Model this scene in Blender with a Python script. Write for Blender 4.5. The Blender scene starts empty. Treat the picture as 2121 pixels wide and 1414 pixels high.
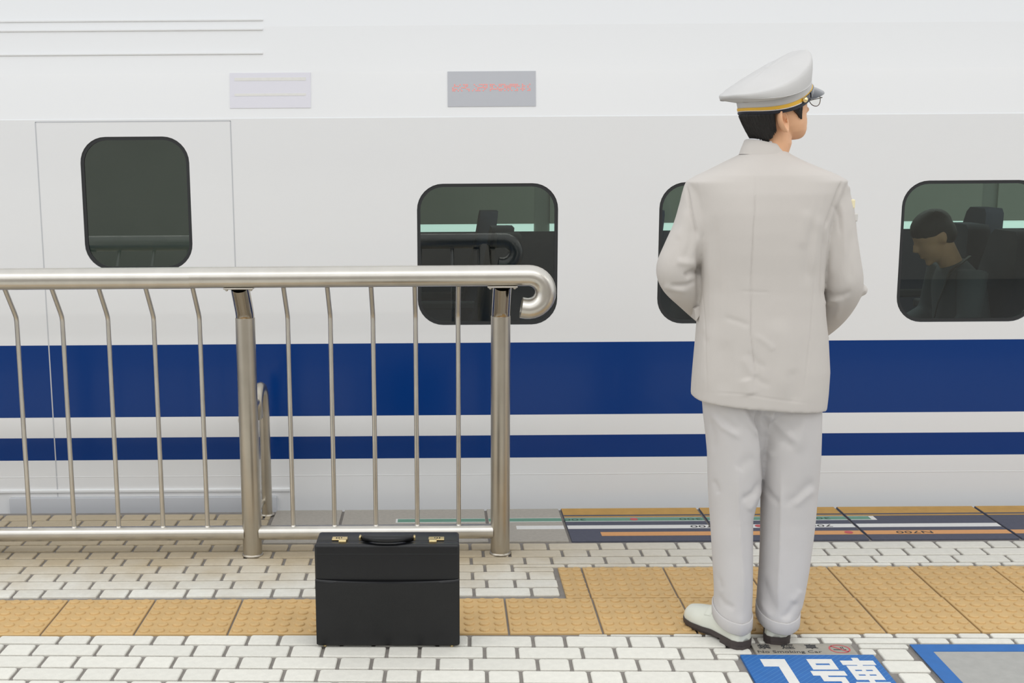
import bpy, bmesh, math, random
import numpy as np
from mathutils import Vector, Matrix, noise
random.seed(7)
scn = bpy.context.scene
COL = scn.collection

# ------------------------------------------------------------------ camera
F, CX, CY, H = 2441.67, 899.82, 707.0, 1.5421
TH, PS, RO = .1627, -.0015, .0067
_x = np.array([math.cos(PS), -math.sin(PS), 0.]); _y = np.array([math.sin(PS), math.cos(PS), 0.]); _z = np.array([0, 0, 1.])
_fwd = math.cos(TH)*_y - math.sin(TH)*_z; _v = math.sin(TH)*_y + math.cos(TH)*_z
_r = math.cos(RO)*_x - math.sin(RO)*_v; _u = math.sin(RO)*_x + math.cos(RO)*_v
cd = bpy.data.cameras.new('camera'); cam = bpy.data.objects.new('camera', cd); COL.objects.link(cam)
cd.sensor_fit = 'HORIZONTAL'; cd.sensor_width = 36; cd.lens = F/2121*36
cd.shift_x = (1060.5-CX)/2121; cd.shift_y = (CY-707)/2121
cam.matrix_world = Matrix(((_r[0], _u[0], -_fwd[0], 0), (_r[1], _u[1], -_fwd[1], 0), (_r[2], _u[2], -_fwd[2], H), (0, 0, 0, 1)))
cd.clip_start = .05
scn.camera = cam

# ------------------------------------------------------------------ light
scn.view_settings.view_transform = 'Standard'; scn.view_settings.look = 'None'
scn.view_settings.gamma = 1; scn.view_settings.use_curve_mapping = False
scn.view_settings.exposure = 0.16
w = bpy.data.worlds.new('world'); scn.world = w; w.use_nodes = True
bg = w.node_tree.nodes['Background']; bg.inputs[0].default_value = (.96, .98, 1, 1); bg.inputs[1].default_value = .92
def area(name, loc, rot, sx, sy, power, col=(1, .985, .95)):
    l = bpy.data.lights.new(name, 'AREA'); l.shape = 'RECTANGLE'; l.size = sx; l.size_y = sy; l.energy = power; l.color = col
    o = bpy.data.objects.new(name, l); COL.objects.link(o); o.location = loc; o.rotation_euler = rot
    return o
# rows of fluorescent fittings along the platform roof
for k, x in enumerate((-5.0, -2.2, .6, 3.4)):
    area('platform_light', (x, 2.35, 3.05), (0, 0, 0), 2.5, .22, 15)
    area('platform_light', (x, -1.2, 3.05), (0, 0, 0), 2.5, .22, 15)

# ------------------------------------------------------------------ helpers
def ray(px, py):
    d = _r*((px-CX)/F) - _u*((py-CY)/F) + _fwd
    return d
def at(px, py, Y):
    d = ray(px, py); t = Y/d[1]; return Vector((t*d[0], Y, H+t*d[2]))
def project(V):
    P = np.asarray(V, float) - np.array([0, 0, H]); d = P@_fwd
    return CX+F*(P@_r)/d, CY-F*(P@_u)/d
def srgb(c):
    return tuple(((v/255)/12.92 if v/255 <= .04045 else ((v/255+.055)/1.055)**2.4) for v in c)

def mat(name, rgb, rough=.5, metal=0., bump=0., bscale=200., var=0., vscale=8., coat=0., objvar=0., emit=0., spec=None, detail=3., stretch=None, coat_rough=.05):
    m = bpy.data.materials.new(name); m.use_nodes = True; nt = m.node_tree; b = nt.nodes['Principled BSDF']
    c = srgb(rgb); b.inputs['Base Color'].default_value = (*c, 1); b.inputs['Roughness'].default_value = rough; b.inputs['Metallic'].default_value = metal
    if spec is not None: b.inputs['Specular IOR Level'].default_value = spec
    if coat: b.inputs['Coat Weight'].default_value = coat; b.inputs['Coat Roughness'].default_value = coat_rough
    if emit: b.inputs['Emission Color'].default_value = (*c, 1); b.inputs['Emission Strength'].default_value = emit
    N = nt.nodes.new; L = nt.links.new
    src = None
    if var or bump:
        tc = N('ShaderNodeTexCoord'); src = tc.outputs['Object']
        if stretch:
            mp = N('ShaderNodeMapping'); mp.inputs['Scale'].default_value = stretch; L(src, mp.inputs[0]); src = mp.outputs[0]
    if var or objvar:
        hs = N('ShaderNodeHueSaturation'); hs.inputs['Color'].default_value = (*c, 1); L(hs.outputs[0], b.inputs['Base Color'])
        add = None
        if var:
            n = N('ShaderNodeTexNoise'); n.inputs['Scale'].default_value = vscale; n.inputs['Detail'].default_value = detail; L(src, n.inputs['Vector'])
            mr = N('ShaderNodeMapRange'); mr.inputs[1].default_value = .3; mr.inputs[2].default_value = .7; mr.inputs[3].default_value = 1-var; mr.inputs[4].default_value = 1+var*.6
            L(n.outputs[0], mr.inputs[0]); add = mr.outputs[0]
        if objvar:
            oi = N('ShaderNodeObjectInfo'); mr2 = N('ShaderNodeMapRange'); mr2.inputs[3].default_value = 1-objvar; mr2.inputs[4].default_value = 1+objvar*.5; L(oi.outputs['Random'], mr2.inputs[0])
            if add:
                mu = N('ShaderNodeMath'); mu.operation = 'MULTIPLY'; L(add, mu.inputs[0]); L(mr2.outputs[0], mu.inputs[1]); add = mu.outputs[0]
            else: add = mr2.outputs[0]
        L(add, hs.inputs['Value'])
    if bump:
        n = N('ShaderNodeTexNoise'); n.inputs['Scale'].default_value = bscale; n.inputs['Detail'].default_value = 4; L(src, n.inputs['Vector'])
        bp = N('ShaderNodeBump'); bp.inputs['Strength'].default_value = bump; bp.inputs['Distance'].default_value = .002; L(n.outputs[0], bp.inputs['Height']); L(bp.outputs[0], b.inputs['Normal'])
    return m

def put(name, me, mats, parent=None, smooth=False, loc=None):
    if not isinstance(mats, (list, tuple)): mats = [mats]
    if not me.materials:
        for m in mats: me.materials.append(m)
    if smooth:
        me.polygons.foreach_set('use_smooth', [True]*len(me.polygons))
    o = bpy.data.objects.new(name, me); COL.objects.link(o)
    if parent: o.parent = parent
    if loc is not None: o.location = loc
    return o
def mesh(name, v, f):
    me = bpy.data.meshes.new(name); me.from_pydata([tuple(p) for p in v], [], f); me.update(); return me
def tag(o, label=None, cat=None, group=None, kind=None):
    if label: o['label'] = label
    if cat: o['category'] = cat
    if group: o['group'] = group
    if kind: o['kind'] = kind
    return o
def empty(name, loc=(0, 0, 0), parent=None):
    o = bpy.data.objects.new(name, None); COL.objects.link(o); o.location = loc; o.empty_display_size = .1
    if parent: o.parent = parent
    return o

class MB:
    def __init__(s): s.v = []; s.f = []; s.m = []
    def add(s, v, f, mi=0):
        b = len(s.v); s.v += [tuple(p) for p in v]; s.f += [tuple(b+i for i in q) for q in f]; s.m += [mi]*len(f); return s
    def box(s, x0, x1, y0, y1, z0, z1, mi=0):
        v = [(x0,y0,z0),(x1,y0,z0),(x1,y1,z0),(x0,y1,z0),(x0,y0,z1),(x1,y0,z1),(x1,y1,z1),(x0,y1,z1)]
        return s.add(v, [(0,3,2,1),(4,5,6,7),(0,1,5,4),(1,2,6,5),(2,3,7,6),(3,0,4,7)], mi)
    def rbox(s, x0, x1, y0, y1, z0, z1, r, mi=0, seg=2):
        bm = bmesh.new(); bmesh.ops.create_cube(bm, size=1)
        for q in bm.verts: q.co = Vector((x0+(q.co.x+.5)*(x1-x0), y0+(q.co.y+.5)*(y1-y0), z0+(q.co.z+.5)*(z1-z0)))
        bmesh.ops.bevel(bm, geom=list(bm.edges), offset=r, segments=seg, affect='EDGES', profile=.5)
        bm.verts.index_update(); s.add([q.co[:] for q in bm.verts], [[q.index for q in f.verts] for f in bm.faces], mi); bm.free(); return s
    def loft(s, rings, caps=True, mi=0, closed=False):
        n = len(rings[0]); v = [p for r in rings for p in r]; f = []
        m = len(rings)
        for i in range(m if closed else m-1):
            j = (i+1) % m
            for k in range(n): f.append((i*n+k, i*n+(k+1) % n, j*n+(k+1) % n, j*n+k))
        if caps and not closed:
            for ri, rev in ((0, True), (m-1, False)):
                c = np.mean(np.array([tuple(p) for p in rings[ri]]), 0); ci = len(v); v.append(tuple(c))
                for k in range(n):
                    a, b2 = ri*n+k, ri*n+(k+1) % n
                    f.append((b2, a, ci) if rev else (a, b2, ci))
        return s.add(v, f, mi)
    def tube(s, path, rad, n=16, caps=True, mi=0, up=None):
        P = [Vector(p) for p in path]; R = rad if isinstance(rad, (list, tuple)) else [rad]*len(P)
        T = []
        for i in range(len(P)):
            a = P[max(i-1, 0)]; b = P[min(i+1, len(P)-1)]; T.append((b-a).normalized())
        nrm = Vector(up) if up else (Vector((0, 0, 1)) if abs(T[0].z) < .9 else Vector((0, 1, 0)))
        rings = []
        for i in range(len(P)):
            nrm = (nrm-T[i]*nrm.dot(T[i])).normalized(); bi = T[i].cross(nrm)
            r = R[i]; ra, rb = r if isinstance(r, tuple) else (r, r)
            rings.append([P[i]+nrm*(math.cos(2*math.pi*k/n)*ra)+bi*(math.sin(2*math.pi*k/n)*rb) for k in range(n)])
        return s.loft(rings, caps, mi)
    def ellipsoid(s, c, r, n=16, m=10, rot=None, mi=0):
        v = []; c = Vector(c)
        for i in range(m+1):
            t = math.pi*i/m
            for k in range(n):
                a = 2*math.pi*k/n; p = Vector((r[0]*math.sin(t)*math.cos(a), r[1]*math.sin(t)*math.sin(a), r[2]*math.cos(t)))
                if rot: p = rot@p
                v.append(c+p)
        f = [(i*n+k, (i+1)*n+k, (i+1)*n+(k+1) % n, i*n+(k+1) % n) for i in range(m) for k in range(n)]
        return s.add(v, f, mi)
    def mesh(s, name):
        me = mesh(name, s.v, s.f)
        if any(s.m): me.polygons.foreach_set('material_index', s.m)
        return me
    def build(s, name, mats, parent=None, smooth=False):
        return put(name, s.mesh(name), mats, parent, smooth)
def autosmooth(o, ang=40):
    me = o.data; me.polygons.foreach_set('use_smooth', [True]*len(me.polygons)); me.set_sharp_from_angle(angle=math.radians(ang)); return o
def remesh(mb, vox, smooth=4, fac=.5):
    me = mb.mesh('tmp'); o = bpy.data.objects.new('tmp', me); COL.objects.link(o)
    md = o.modifiers.new('r', 'REMESH'); md.mode = 'VOXEL'; md.voxel_size = vox
    if smooth:
        sm = o.modifiers.new('s', 'SMOOTH'); sm.factor = fac; sm.iterations = smooth
    dg = bpy.context.evaluated_depsgraph_get(); r = bpy.data.meshes.new_from_object(o.evaluated_get(dg))
    bpy.data.objects.remove(o); bpy.data.meshes.remove(me); r.materials.clear()
    return r
def coords(me):
    a = np.empty(len(me.vertices)*3, np.float32); me.vertices.foreach_get('co', a); return a.reshape(-1, 3).astype(float)
def normals(me):
    a = np.empty(len(me.vertices)*3, np.float32); me.vertices.foreach_get('normal', a); return a.reshape(-1, 3).astype(float)
def setco(me, a):
    me.vertices.foreach_set('co', a.astype(np.float32).ravel()); me.update()
def sculpt(me, strokes):
    """press folds and seams into cloth: each stroke is a line over the back of the garment, a width and a depth"""
    co = coords(me); no = normals(me); px, py = project(co); disp = np.zeros(len(co)); face = np.clip((-no[:, 1]-.0)/.35, 0, 1)
    for pts, wd, amp in strokes:
        best = np.full(len(co), 1e9); tt = np.zeros(len(co)); n = len(pts)-1
        for i in range(n):
            (x0, y0), (x1, y1) = pts[i], pts[i+1]; dx, dy = x1-x0, y1-y0; L2 = dx*dx+dy*dy
            t = np.clip(((px-x0)*dx+(py-y0)*dy)/L2, 0, 1); d = np.hypot(px-x0-t*dx, py-y0-t*dy)
            q = d < best; best[q] = d[q]; tt[q] = (i+t[q])/n
        taper = np.clip(np.minimum(tt, 1-tt)*4, 0, 1); taper = taper*taper*(3-2*taper)
        disp += amp*(np.exp(-best/abs(wd)) if wd < 0 else np.exp(-(best/wd)**2))*taper
    setco(me, co+no*(disp*face)[:, None])
_txt = {}
def text_mesh(body, size, ext=.0004, bold=0.):
    cu = bpy.data.curves.new('t', 'FONT'); cu.body = body; cu.size = size; cu.extrude = ext; cu.align_x = 'CENTER'; cu.align_y = 'CENTER'; cu.offset = bold; cu.resolution_u = 3
    o = bpy.data.objects.new('t', cu); COL.objects.link(o); dg = bpy.context.evaluated_depsgraph_get()
    me = bpy.data.meshes.new_from_object(o.evaluated_get(dg)); bpy.data.objects.remove(o); bpy.data.curves.remove(cu); me.materials.clear()
    return me

# ------------------------------------------------------------------ materials
def brick_material():
    m = mat('brick', (222, 219, 208), .75, bump=.6, bscale=220, var=.05, vscale=40, objvar=.06)
    nt = m.node_tree; N = nt.nodes.new; L = nt.links.new; b = nt.nodes['Principled BSDF']
    hs = [n for n in nt.nodes if n.type == 'HUE_SAT'][0]
    g = N('ShaderNodeNewGeometry'); sp = N('ShaderNodeSeparateXYZ'); L(g.outputs['Position'], sp.inputs[0])
    n = N('ShaderNodeTexNoise'); n.inputs['Scale'].default_value = 5; n.inputs['Detail'].default_value = 4; L(g.outputs['Position'], n.inputs['Vector'])
    # trodden grime of the back rows, ragged edge
    a = N('ShaderNodeMath'); a.operation = 'MULTIPLY_ADD'; L(n.outputs[0], a.inputs[0]); a.inputs[1].default_value = .5; L(sp.outputs[1], a.inputs[2])
    mr = N('ShaderNodeMapRange'); mr.inputs[1].default_value = 4.18; mr.inputs[2].default_value = 4.56; L(a.outputs[0], mr.inputs[0])
    mx = N('ShaderNodeMapRange'); mx.inputs[1].default_value = 1.2; mx.inputs[2].default_value = .1; mx.inputs[3].default_value = .12; mx.inputs[4].default_value = 1.0; L(sp.outputs[0], mx.inputs[0])
    mu = N('ShaderNodeMath'); mu.operation = 'MULTIPLY'; L(mr.outputs[0], mu.inputs[0]); L(mx.outputs[0], mu.inputs[1])
    mix = N('ShaderNodeMix'); mix.data_type = 'RGBA'; L(mu.outputs[0], mix.inputs[0]); mix.inputs[6].default_value = (*srgb((226, 224, 215)), 1); mix.inputs[7].default_value = (*srgb((188, 173, 146)), 1)
    L(mix.outputs[2], hs.inputs['Color'])
    return m
M = {}
M['brick'] = brick_material()
M['mortar'] = mat('mortar', (136, 131, 126), .9, bump=.4, bscale=150, var=.12, vscale=30)
M['tactile'] = mat('tactile_yellow', (207, 173, 119), .55, bump=.15, bscale=120, var=.06, vscale=12, objvar=.05)
M['slab_grey'] = mat('slab_grey', (172, 166, 156), .8, bump=.5, bscale=220, var=.07, vscale=60)
M['slab_dark'] = mat('slab_dark', (82, 84, 98), .75, bump=.5, bscale=220, var=.07, vscale=60)
M['slab_yellow'] = mat('slab_yellow', (190, 148, 78), .7, bump=.25, bscale=200, var=.08, vscale=20)
M['green'] = mat('print_green', (96, 145, 124), .5, var=.04, vscale=60)
M['whiteprint'] = mat('print_white', (226, 225, 221), .5, var=.03, vscale=60)
M['orange'] = mat('print_orange', (217, 158, 100), .5, var=.04, vscale=60)
M['redprint'] = mat('print_red', (196, 84, 88), .5)
M['ink'] = mat('print_ink', (62, 62, 62), .6)
M['inkgreen'] = mat('print_ink_green', (58, 92, 80), .6)
M['blue_sign'] = mat('sign_blue', (38, 104, 176), .45, bump=.2, bscale=120, var=.06, vscale=25)
M['plate'] = mat('plate_metal', (176, 170, 158), .45, .35, bump=.3, bscale=120, var=.1, vscale=30)
M['panel_grey'] = mat('panel_grey', (168, 167, 163), .7, bump=.5, bscale=180, var=.06, vscale=30)
M['steel'] = mat('brushed_steel', (212, 208, 200), .33, 1., var=.06, vscale=14, bump=.05, bscale=300)
M['steel_post'] = mat('brushed_steel_post', (194, 187, 174), .35, 1., var=.1, vscale=7, bump=.05, bscale=300)
M['steel_polished'] = mat('polished_steel', (176, 168, 156), .14, 1.)
M['leather'] = mat('black_leather', (19, 20, 23), .36, bump=.12, bscale=500, var=.12, vscale=12, spec=.45)
M['gold'] = mat('gold_metal', (250, 226, 170), .3, 1.)
M['suit'] = mat('suit_cloth', (198, 193, 188), .88, bump=.12, bscale=900, var=.025, vscale=9, spec=.15)
M['trouser'] = mat('trouser_cloth', (200, 197, 196), .88, bump=.12, bscale=900, var=.025, vscale=9, spec=.15)
M['seam'] = mat('seam_thread', (172, 166, 158), .9)
M['shirt'] = mat('white_shirt', (240, 240, 243), .8)
M['skin'] = mat('skin', (226, 176, 138), .5, bump=.08, bscale=400, var=.05, vscale=25, spec=.35)
M['skin'].node_tree.nodes['Principled BSDF'].inputs['Subsurface Weight'].default_value = .12
M['skin'].node_tree.nodes['Principled BSDF'].inputs['Subsurface Radius'].default_value = (.012, .005, .003)
M['hair'] = mat('black_hair', (24, 21, 20), .5, bump=.8, bscale=60, var=.3, vscale=60, stretch=(8, 8, .7))
M['cap'] = mat('cap_cloth', (197, 196, 195), .8, bump=.08, bscale=700, var=.02, vscale=10)
M['capgold'] = mat('cap_gold', (226, 178, 60), .6, bump=.2, bscale=500)
M['navy'] = mat('navy_piping', (24, 27, 40), .5)
M['patent'] = mat('patent_black', (26, 30, 40), .12, coat=.8)
M['shoe'] = mat('shoe_leather', (220, 222, 211), .38, bump=.08, bscale=200, var=.04, vscale=20)
M['sole'] = mat('shoe_sole', (66, 58, 57), .6)
M['wire'] = mat('glasses_wire', (120, 112, 100), .25, 1.)
M['train_white'] = mat('train_white', (235, 236, 237), .32, coat=.35, coat_rough=.12)
M['train_blue'] = mat('train_blue', (0, 54, 124), .2, coat=.06, coat_rough=.03, spec=.3)
M['rubber'] = mat('rubber_seal', (40, 42, 44), .6)
M['aluminium'] = mat('aluminium', (190, 192, 198), .35, 1.)
M['interior_wall'] = mat('interior_wall', (150, 160, 150), .7)
M['interior_dark'] = mat('interior_floor', (60, 62, 66), .8)
M['seat'] = mat('seat_fabric', (36, 46, 62), .9, bump=.2, bscale=300)
M['gap_glow'] = mat('window_gap_glow', (205, 232, 222), .5, emit=1.1)  # glow standing in for daylight through the gap below the far blinds
M['display'] = mat('display_glass', (184, 186, 192), .3)
M['number_sign'] = mat('number_sign', (224, 223, 231), .4)
M['led'] = mat('led_red', (215, 120, 110), .5, emit=.6)
M['track'] = mat('track_ballast', (70, 66, 62), .95, bump=1., bscale=40, var=.2, vscale=30)
M['added_wall'] = mat('added_wall', (190, 183, 172), .6, var=.08, vscale=2)
def glass_mat(name, tint, refl, rough=.01):
    m = bpy.data.materials.new(name); m.use_nodes = True; nt = m.node_tree; nt.nodes.clear(); N = nt.nodes.new; L = nt.links.new
    out = N('ShaderNodeOutputMaterial'); t = N('ShaderNodeBsdfTransparent'); t.inputs[0].default_value = (*tint, 1)
    g = N('ShaderNodeBsdfGlossy'); g.inputs['Roughness'].default_value = rough; g.inputs[0].default_value = (.9, .95, .95, 1)
    fr = N('ShaderNodeFresnel'); fr.inputs[0].default_value = 1.5
    ad = N('ShaderNodeMath'); ad.operation = 'ADD'; ad.inputs[1].default_value = refl; L(fr.outputs[0], ad.inputs[0])
    mx = N('ShaderNodeMixShader'); L(ad.outputs[0], mx.inputs[0]); L(t.outputs[0], mx.inputs[1]); L(g.outputs[0], mx.inputs[2]); L(mx.outputs[0], out.inputs[0])
    return m
M['window_glass'] = glass_mat('window_glass', (.50, .58, .55), .06)
M['lens'] = glass_mat('lens_glass', (.95, .95, .93), .0)

# ------------------------------------------------------------------ platform
EDGE = 4.914
floor = MB().box(-7, 8, -3.6, 3.9, -.25, -.0075).build('floor', M['mortar']); tag(floor, kind='structure')
floor2 = MB().box(-7, 8, 3.9, EDGE, -.25, -.0075).build('floor', M['mortar']); tag(floor2, kind='structure')
wall = MB()
wall.box(-7, 8, -3.8, -3.6, -.25, 2.7)  # unseen wall, added behind the camera so the steel posts reflect a mid tone
wb = wall.build('reflection_wall', M['added_wall']); tag(wb, kind='structure')
track = MB().box(-7, 8, EDGE, 8.6, -1.3, -1.15).build('track_bed', M['track']); tag(track, kind='structure')

_bm = {}
def brick_mesh(wd, dp):
    key = (round(wd, 3), round(dp, 3))
    if key in _bm: return _bm[key]
    r = min(.006, wd*.3, dp*.3); ch = .0025; top = 0.; rings = []
    def rr(x, y, r, z):
        pts = []
        for cx, cy, a0 in ((x-r, y-r, 0), (-x+r, y-r, 90), (-x+r, -y+r, 180), (x-r, -y+r, 270)):
            for k in range(3):
                a = math.radians(a0+45*k); pts.append((cx+r*math.cos(a), cy+r*math.sin(a), z))
        return pts
    rings = [rr(wd/2, dp/2, r, -.02), rr(wd/2, dp/2, r, -ch), rr(wd/2-ch, dp/2-ch, r, 0)]
    v = [p for q in rings for p in q]; f = []
    for i in range(2):
        for k in range(12): f.append((i*12+k, i*12+(k+1) % 12, (i+1)*12+(k+1) % 12, (i+1)*12+k))
    f.append(tuple(range(24, 36)))
    me = mesh('brick', v, f); me.materials.append(M['brick']); _bm[key] = me; return me
def subtract(rect, obst):
    out = [rect]
    for ox0, ox1, oy0, oy1 in obst:
        nxt = []
        for x0, x1, y0, y1 in out:
            if x1 <= ox0 or x0 >= ox1 or y1 <= oy0 or y0 >= oy1: nxt.append((x0, x1, y0, y1)); continue
            if y1 > oy1: nxt.append((x0, x1, oy1, y1))
            if y0 < oy0: nxt.append((x0, x1, y0, oy0))
            ym0, ym1 = max(y0, oy0), min(y1, oy1)
            if x0 < ox0: nxt.append((x0, ox0, ym0, ym1))
            if x1 > ox1: nxt.append((ox1, x1, ym0, ym1))
        out = nxt
    return out
def in_view(x, y, m=12):
    px, py = project(np.array([[x, y, 0.]])); return -m-40 < px[0] < 2121+m+40 and py[0] < 1414+m+16
def lay(parent, yl, slope, period, xs, phase, rows, x0, x1, clip, obst):
    """brick courses, long and short in turn; yl: line of course 0 at x=0"""
    sh = period/3; rest = MB(); J = .0112
    for r in rows:
        ya, yb = sorted((yl(r), yl(r+1)))
        base = phase[r % 2]
        k0 = int((x0-base)//period)-1
        for k in range(k0, int((x1-base)//period)+2):
            for (a, b) in ((base+k*period, base+k*period+sh), (base+k*period+sh, base+(k+1)*period)):
                for (p, q, s, t) in subtract((a, b, ya, yb), obst+clip):
                    p += J/2; q -= J/2; s += J/2; t -= J/2
                    if q-p < .014 or t-s < .006 or q < x0 or p > x1: continue
                    cx, cy = (p+q)/2, (s+t)/2; me = brick_mesh(q-p, t-s)
                    rot = math.atan(slope); wx, wy = cx, cy+slope*cx
                    if in_view(wx, wy):
                        o = put('brick', me, M['brick'], parent); o.location = (wx, wy, random.uniform(-.0008, .0006)); o.rotation_euler = (random.uniform(-.003, .003), random.uniform(-.003, .003), rot)
                    else:
                        for_v = [(cx+v.co.x, cy+v.co.y+slope*(cx+v.co.x), v.co.z) for v in me.vertices]
                        rest.add(for_v, [tuple(pp.vertices) for pp in me.polygons])
    if rest.v:
        o = rest.build('brick_rest', M['brick'], parent); o['kind'] = 'stuff'
TSK = -.008
def tline(x): return TSK*(x-.4)
# near field: courses run slightly skew to the tactile strip
SN = -.0275
def yn(x, y): return y-SN*x        # world -> field line
num_x0, num_x1, num_y1 = .927, 1.334, 3.417
nearobst = []
for (x0, x1, y0, y1) in ((num_x0, num_x1, 2.95, num_y1), (.977, 1.296, 3.411, 3.500), (1.474, 2.10, 2.85, 3.484)):
    xm = (x0+x1)/2; nearobst.append((x0-.003, x1+.003, y0-SN*xm, y1-SN*xm+.003))
# course lines measured at x=.43 : 3.571, 3.487, 3.400, 3.316, 3.234
lay(floor, lambda r: 3.5828+.0845*r, SN, .3026, None, {0: .4465, 1: .301}, range(-22, 2), -3.2, 4.2, [(-9 if k == 0 else -3.2+.1*k, 9 if k == 73 else -3.1+.1*k, 3.5882+tline(-3.15+.1*k)-SN*(-3.15+.1*k), 9) for k in range(74)], nearobst)
# far field
SF = -.0045
Y0, TX0, TP = 3.5882, -1.2851, .303
lay(floor2, lambda r: 4.3925-.0792*(r+1), SF, .3045, None, {0: .635, 1: .785}, range(-7, 6), -3.2, 4.2,
    [(.435, 9, 3.0, 4.200), (-9, 9, 3.0, 3.913), (-.705, 9, 4.478, 9), (-9, 9, EDGE, 9)], [])

# tactile tiles
def tactile_mesh(wd, cols, x_first):
    mb = MB(); hw = .1475
    mb.add([(0, -hw, -.02), (wd, -hw, -.02), (wd, hw, -.02), (0, hw, -.02), (0, -hw, -.002), (wd, -hw, -.002), (wd, hw, -.002), (0, hw, -.002),
            (.002, -hw+.002, 0), (wd-.002, -hw+.002, 0), (wd-.002, hw-.002, 0), (.002, hw-.002, 0)],
           [(0, 1, 5, 4), (1, 2, 6, 5), (2, 3, 7, 6), (3, 0, 4, 7), (4, 5, 9, 8), (5, 6, 10, 9), (6, 7, 11, 10), (7, 4, 8, 11), (8, 9, 10, 11)])
    n = 14
    for i in range(cols):
        for j in range(6):
            cx, cy = x_first+i*.0492, -.123+j*.0492
            rs = [[(cx+r*math.cos(2*math.pi*k/n), cy+r*math.sin(2*math.pi*k/n), z) for k in range(n)] for r, z in ((.0175, -.0005), (.0160, .0040), (.0125, .0060))]
            v = [p for q in rs for p in q]; f = [(a*n+k, a*n+(k+1) % n, (a+1)*n+(k+1) % n, (a+1)*n+k) for a in range(2) for k in range(n)]+[tuple(range(2*n, 3*n))]
            mb.add(v, f)
    me = mb.mesh('tactile_tile'); me.materials.append(M['tactile']); return me
tm = tactile_mesh(.296, 6, .025)
for i in range(-4, 16):
    o = put('tactile_tile', tm, M['tactile'], floor, loc=(TX0+TP*i+.0035, Y0+.1515+tline(TX0+TP*i), random.uniform(-.0005, .0005))); o.rotation_euler = (0, 0, TSK)
for i in range(6, 16):
    o = put('tactile_tile', tm, M['tactile'], floor2, loc=(TX0+TP*i+.0035, Y0+TP+.1515+tline(TX0+TP*i), random.uniform(-.0005, .0005))); o.rotation_euler = (0, 0, TSK)
put('tactile_tile', tactile_mesh(.083, 2, .017), M['tactile'], floor2, loc=(.4465, Y0+TP+.1515, 0))

# edge slabs with printed stripes
YS0, YS1 = 4.489, EDGE
sl = [(-.70, -.405, 0), (-.405, .208, 0), (.208, .528, 0), (.528, 1.124, 1), (1.124, 1.719, 1), (1.719, 2.315, 1), (2.315, 2.91, 1), (2.91, 3.51, 1), (3.51, 4.1, 1)]
stripes = [('green', -.174, 1.835, 4.732, 4.783, 'green_stripe'), ('white', .325, 2.318, 4.637, 4.681, 'white_stripe'), ('orange', .661, 4.2, 4.547, 4.594, 'orange_stripe')]
texts = [('300', .577, 4.757, 'inkgreen'), ('300', 1.062, 4.757, 'inkgreen'), ('300', 1.60, 4.757, 'inkgreen'), ('700', 1.088, 4.659, 'ink'), ('700', 1.575, 4.659, 'ink'), ('N700', 1.925, 4.570, 'ink')]
dots = [(.824, 4.757), (1.322, 4.659), (1.660, 4.571)]
for (a, b, kd) in sl:
    a += .0055; b -= .0055
    s = MB().rbox(a, b, YS0, YS1, -.06, 0, .002, seg=1).build('edge_slab', M['slab_dark' if kd else 'slab_grey'], floor2)
    def strip(x0, x1, y0, y1, mt, nm, z=.0006):
        x0, x1 = max(x0, a+.002), min(x1, b-.002)
        if x1-x0 > .01: MB().box(x0, x1, y0, y1, -.001, z).build(nm, mt, s)
    if kd:
        strip(-9, 9, 4.822, YS1-.002, M['slab_yellow'], 'yellow_band'); strip(-9, 9, 4.789, 4.803, M['slab_yellow'], 'yellow_line')
    for nm, x0, x1, y0, y1, pn in stripes:
        if nm == 'green':
            strip(x0, x1, y0, y1, M['whiteprint'], 'white_border'); strip(x0+.008, x1-.022, y0+.005, y1-.005, M['green'], pn, .0010)
        else: strip(x0, x1, y0, y1, M['whiteprint' if nm == 'white' else 'orange'], pn)
    for body, x, y, ink in texts:
        if a < x < b:
            o = put('lettering', text_mesh(body, .046, .0003), M[ink], s, loc=(x, y, .0011)); o.rotation_euler = (0, 0, math.pi); o.scale = (1.45, .82, 1)
    for x, y in dots:
        if a < x < b:
            v = [(x+.017*math.cos(k*math.pi/8), y+.017*math.sin(k*math.pi/8), .0014) for k in range(16)]
            put('red_dot', mesh('red_dot', v, [tuple(range(16))]), M['redprint'], s)

# ------------------------------------------------------------------ floor signs (lie skew with the near courses)
sign = empty('car_number_sign', (num_x0, num_y1, 0)); sign.rotation_euler = (0, 0, -.0155)
tag(sign, 'blue floor sign with white car number 1, partly cut by the lower frame edge', 'sign')
MB().rbox(0, .407, -.42, 0, -.02, .0012, .001, seg=1).build('sign_plate', M['blue_sign'], sign)
hb = MB()
for k in range(46):
    c = -.42+k*.02
    p0 = (max(0, c), max(0, -c)); L_ = min(.407-p0[0], .42-p0[1])
    if L_ < .02: continue
    x, y = p0[0], -.42+p0[1]; d = .0009
    hb.add([(x, y+d, .0014), (x+d, y, .0014), (x+L_, y+L_-d, .0014), (x+L_-d, y+L_, .0014)], [(0, 1, 2, 3)])
M['hatch'] = mat('sign_hatch', (84, 140, 196), .5)
hb.build('hatching', M['hatch'], sign)
def glyph(name, rects, x, y, sx, sy):
    mb = MB()
    for (x0, x1, y0, y1) in rects: mb.box(x+x0*sx, x+x1*sx, y-y1*sy, y-y0*sy, .0005, .0022)
    return mb.build(name, M['whiteprint'], sign)
glyph('digit', [(0, .62, 0, .17), (.36, .62, .17, 1)], .052, -.034, .12, .30)
# 号 : box mouth, long bar, hooked stroke
glyph('lettering', [(.12, .88, 0, .10), (.12, .30, .10, .14), (.72, .88, .10, .14), (.12, .88, .14, .24), (0, 1, .275, .375), (.20, .42, .375, .41), (.20, .90, .41, .50), (.70, .90, .50, .86), (.45, .90, .86, .95)], .180, -.034, .100, .30)
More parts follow.
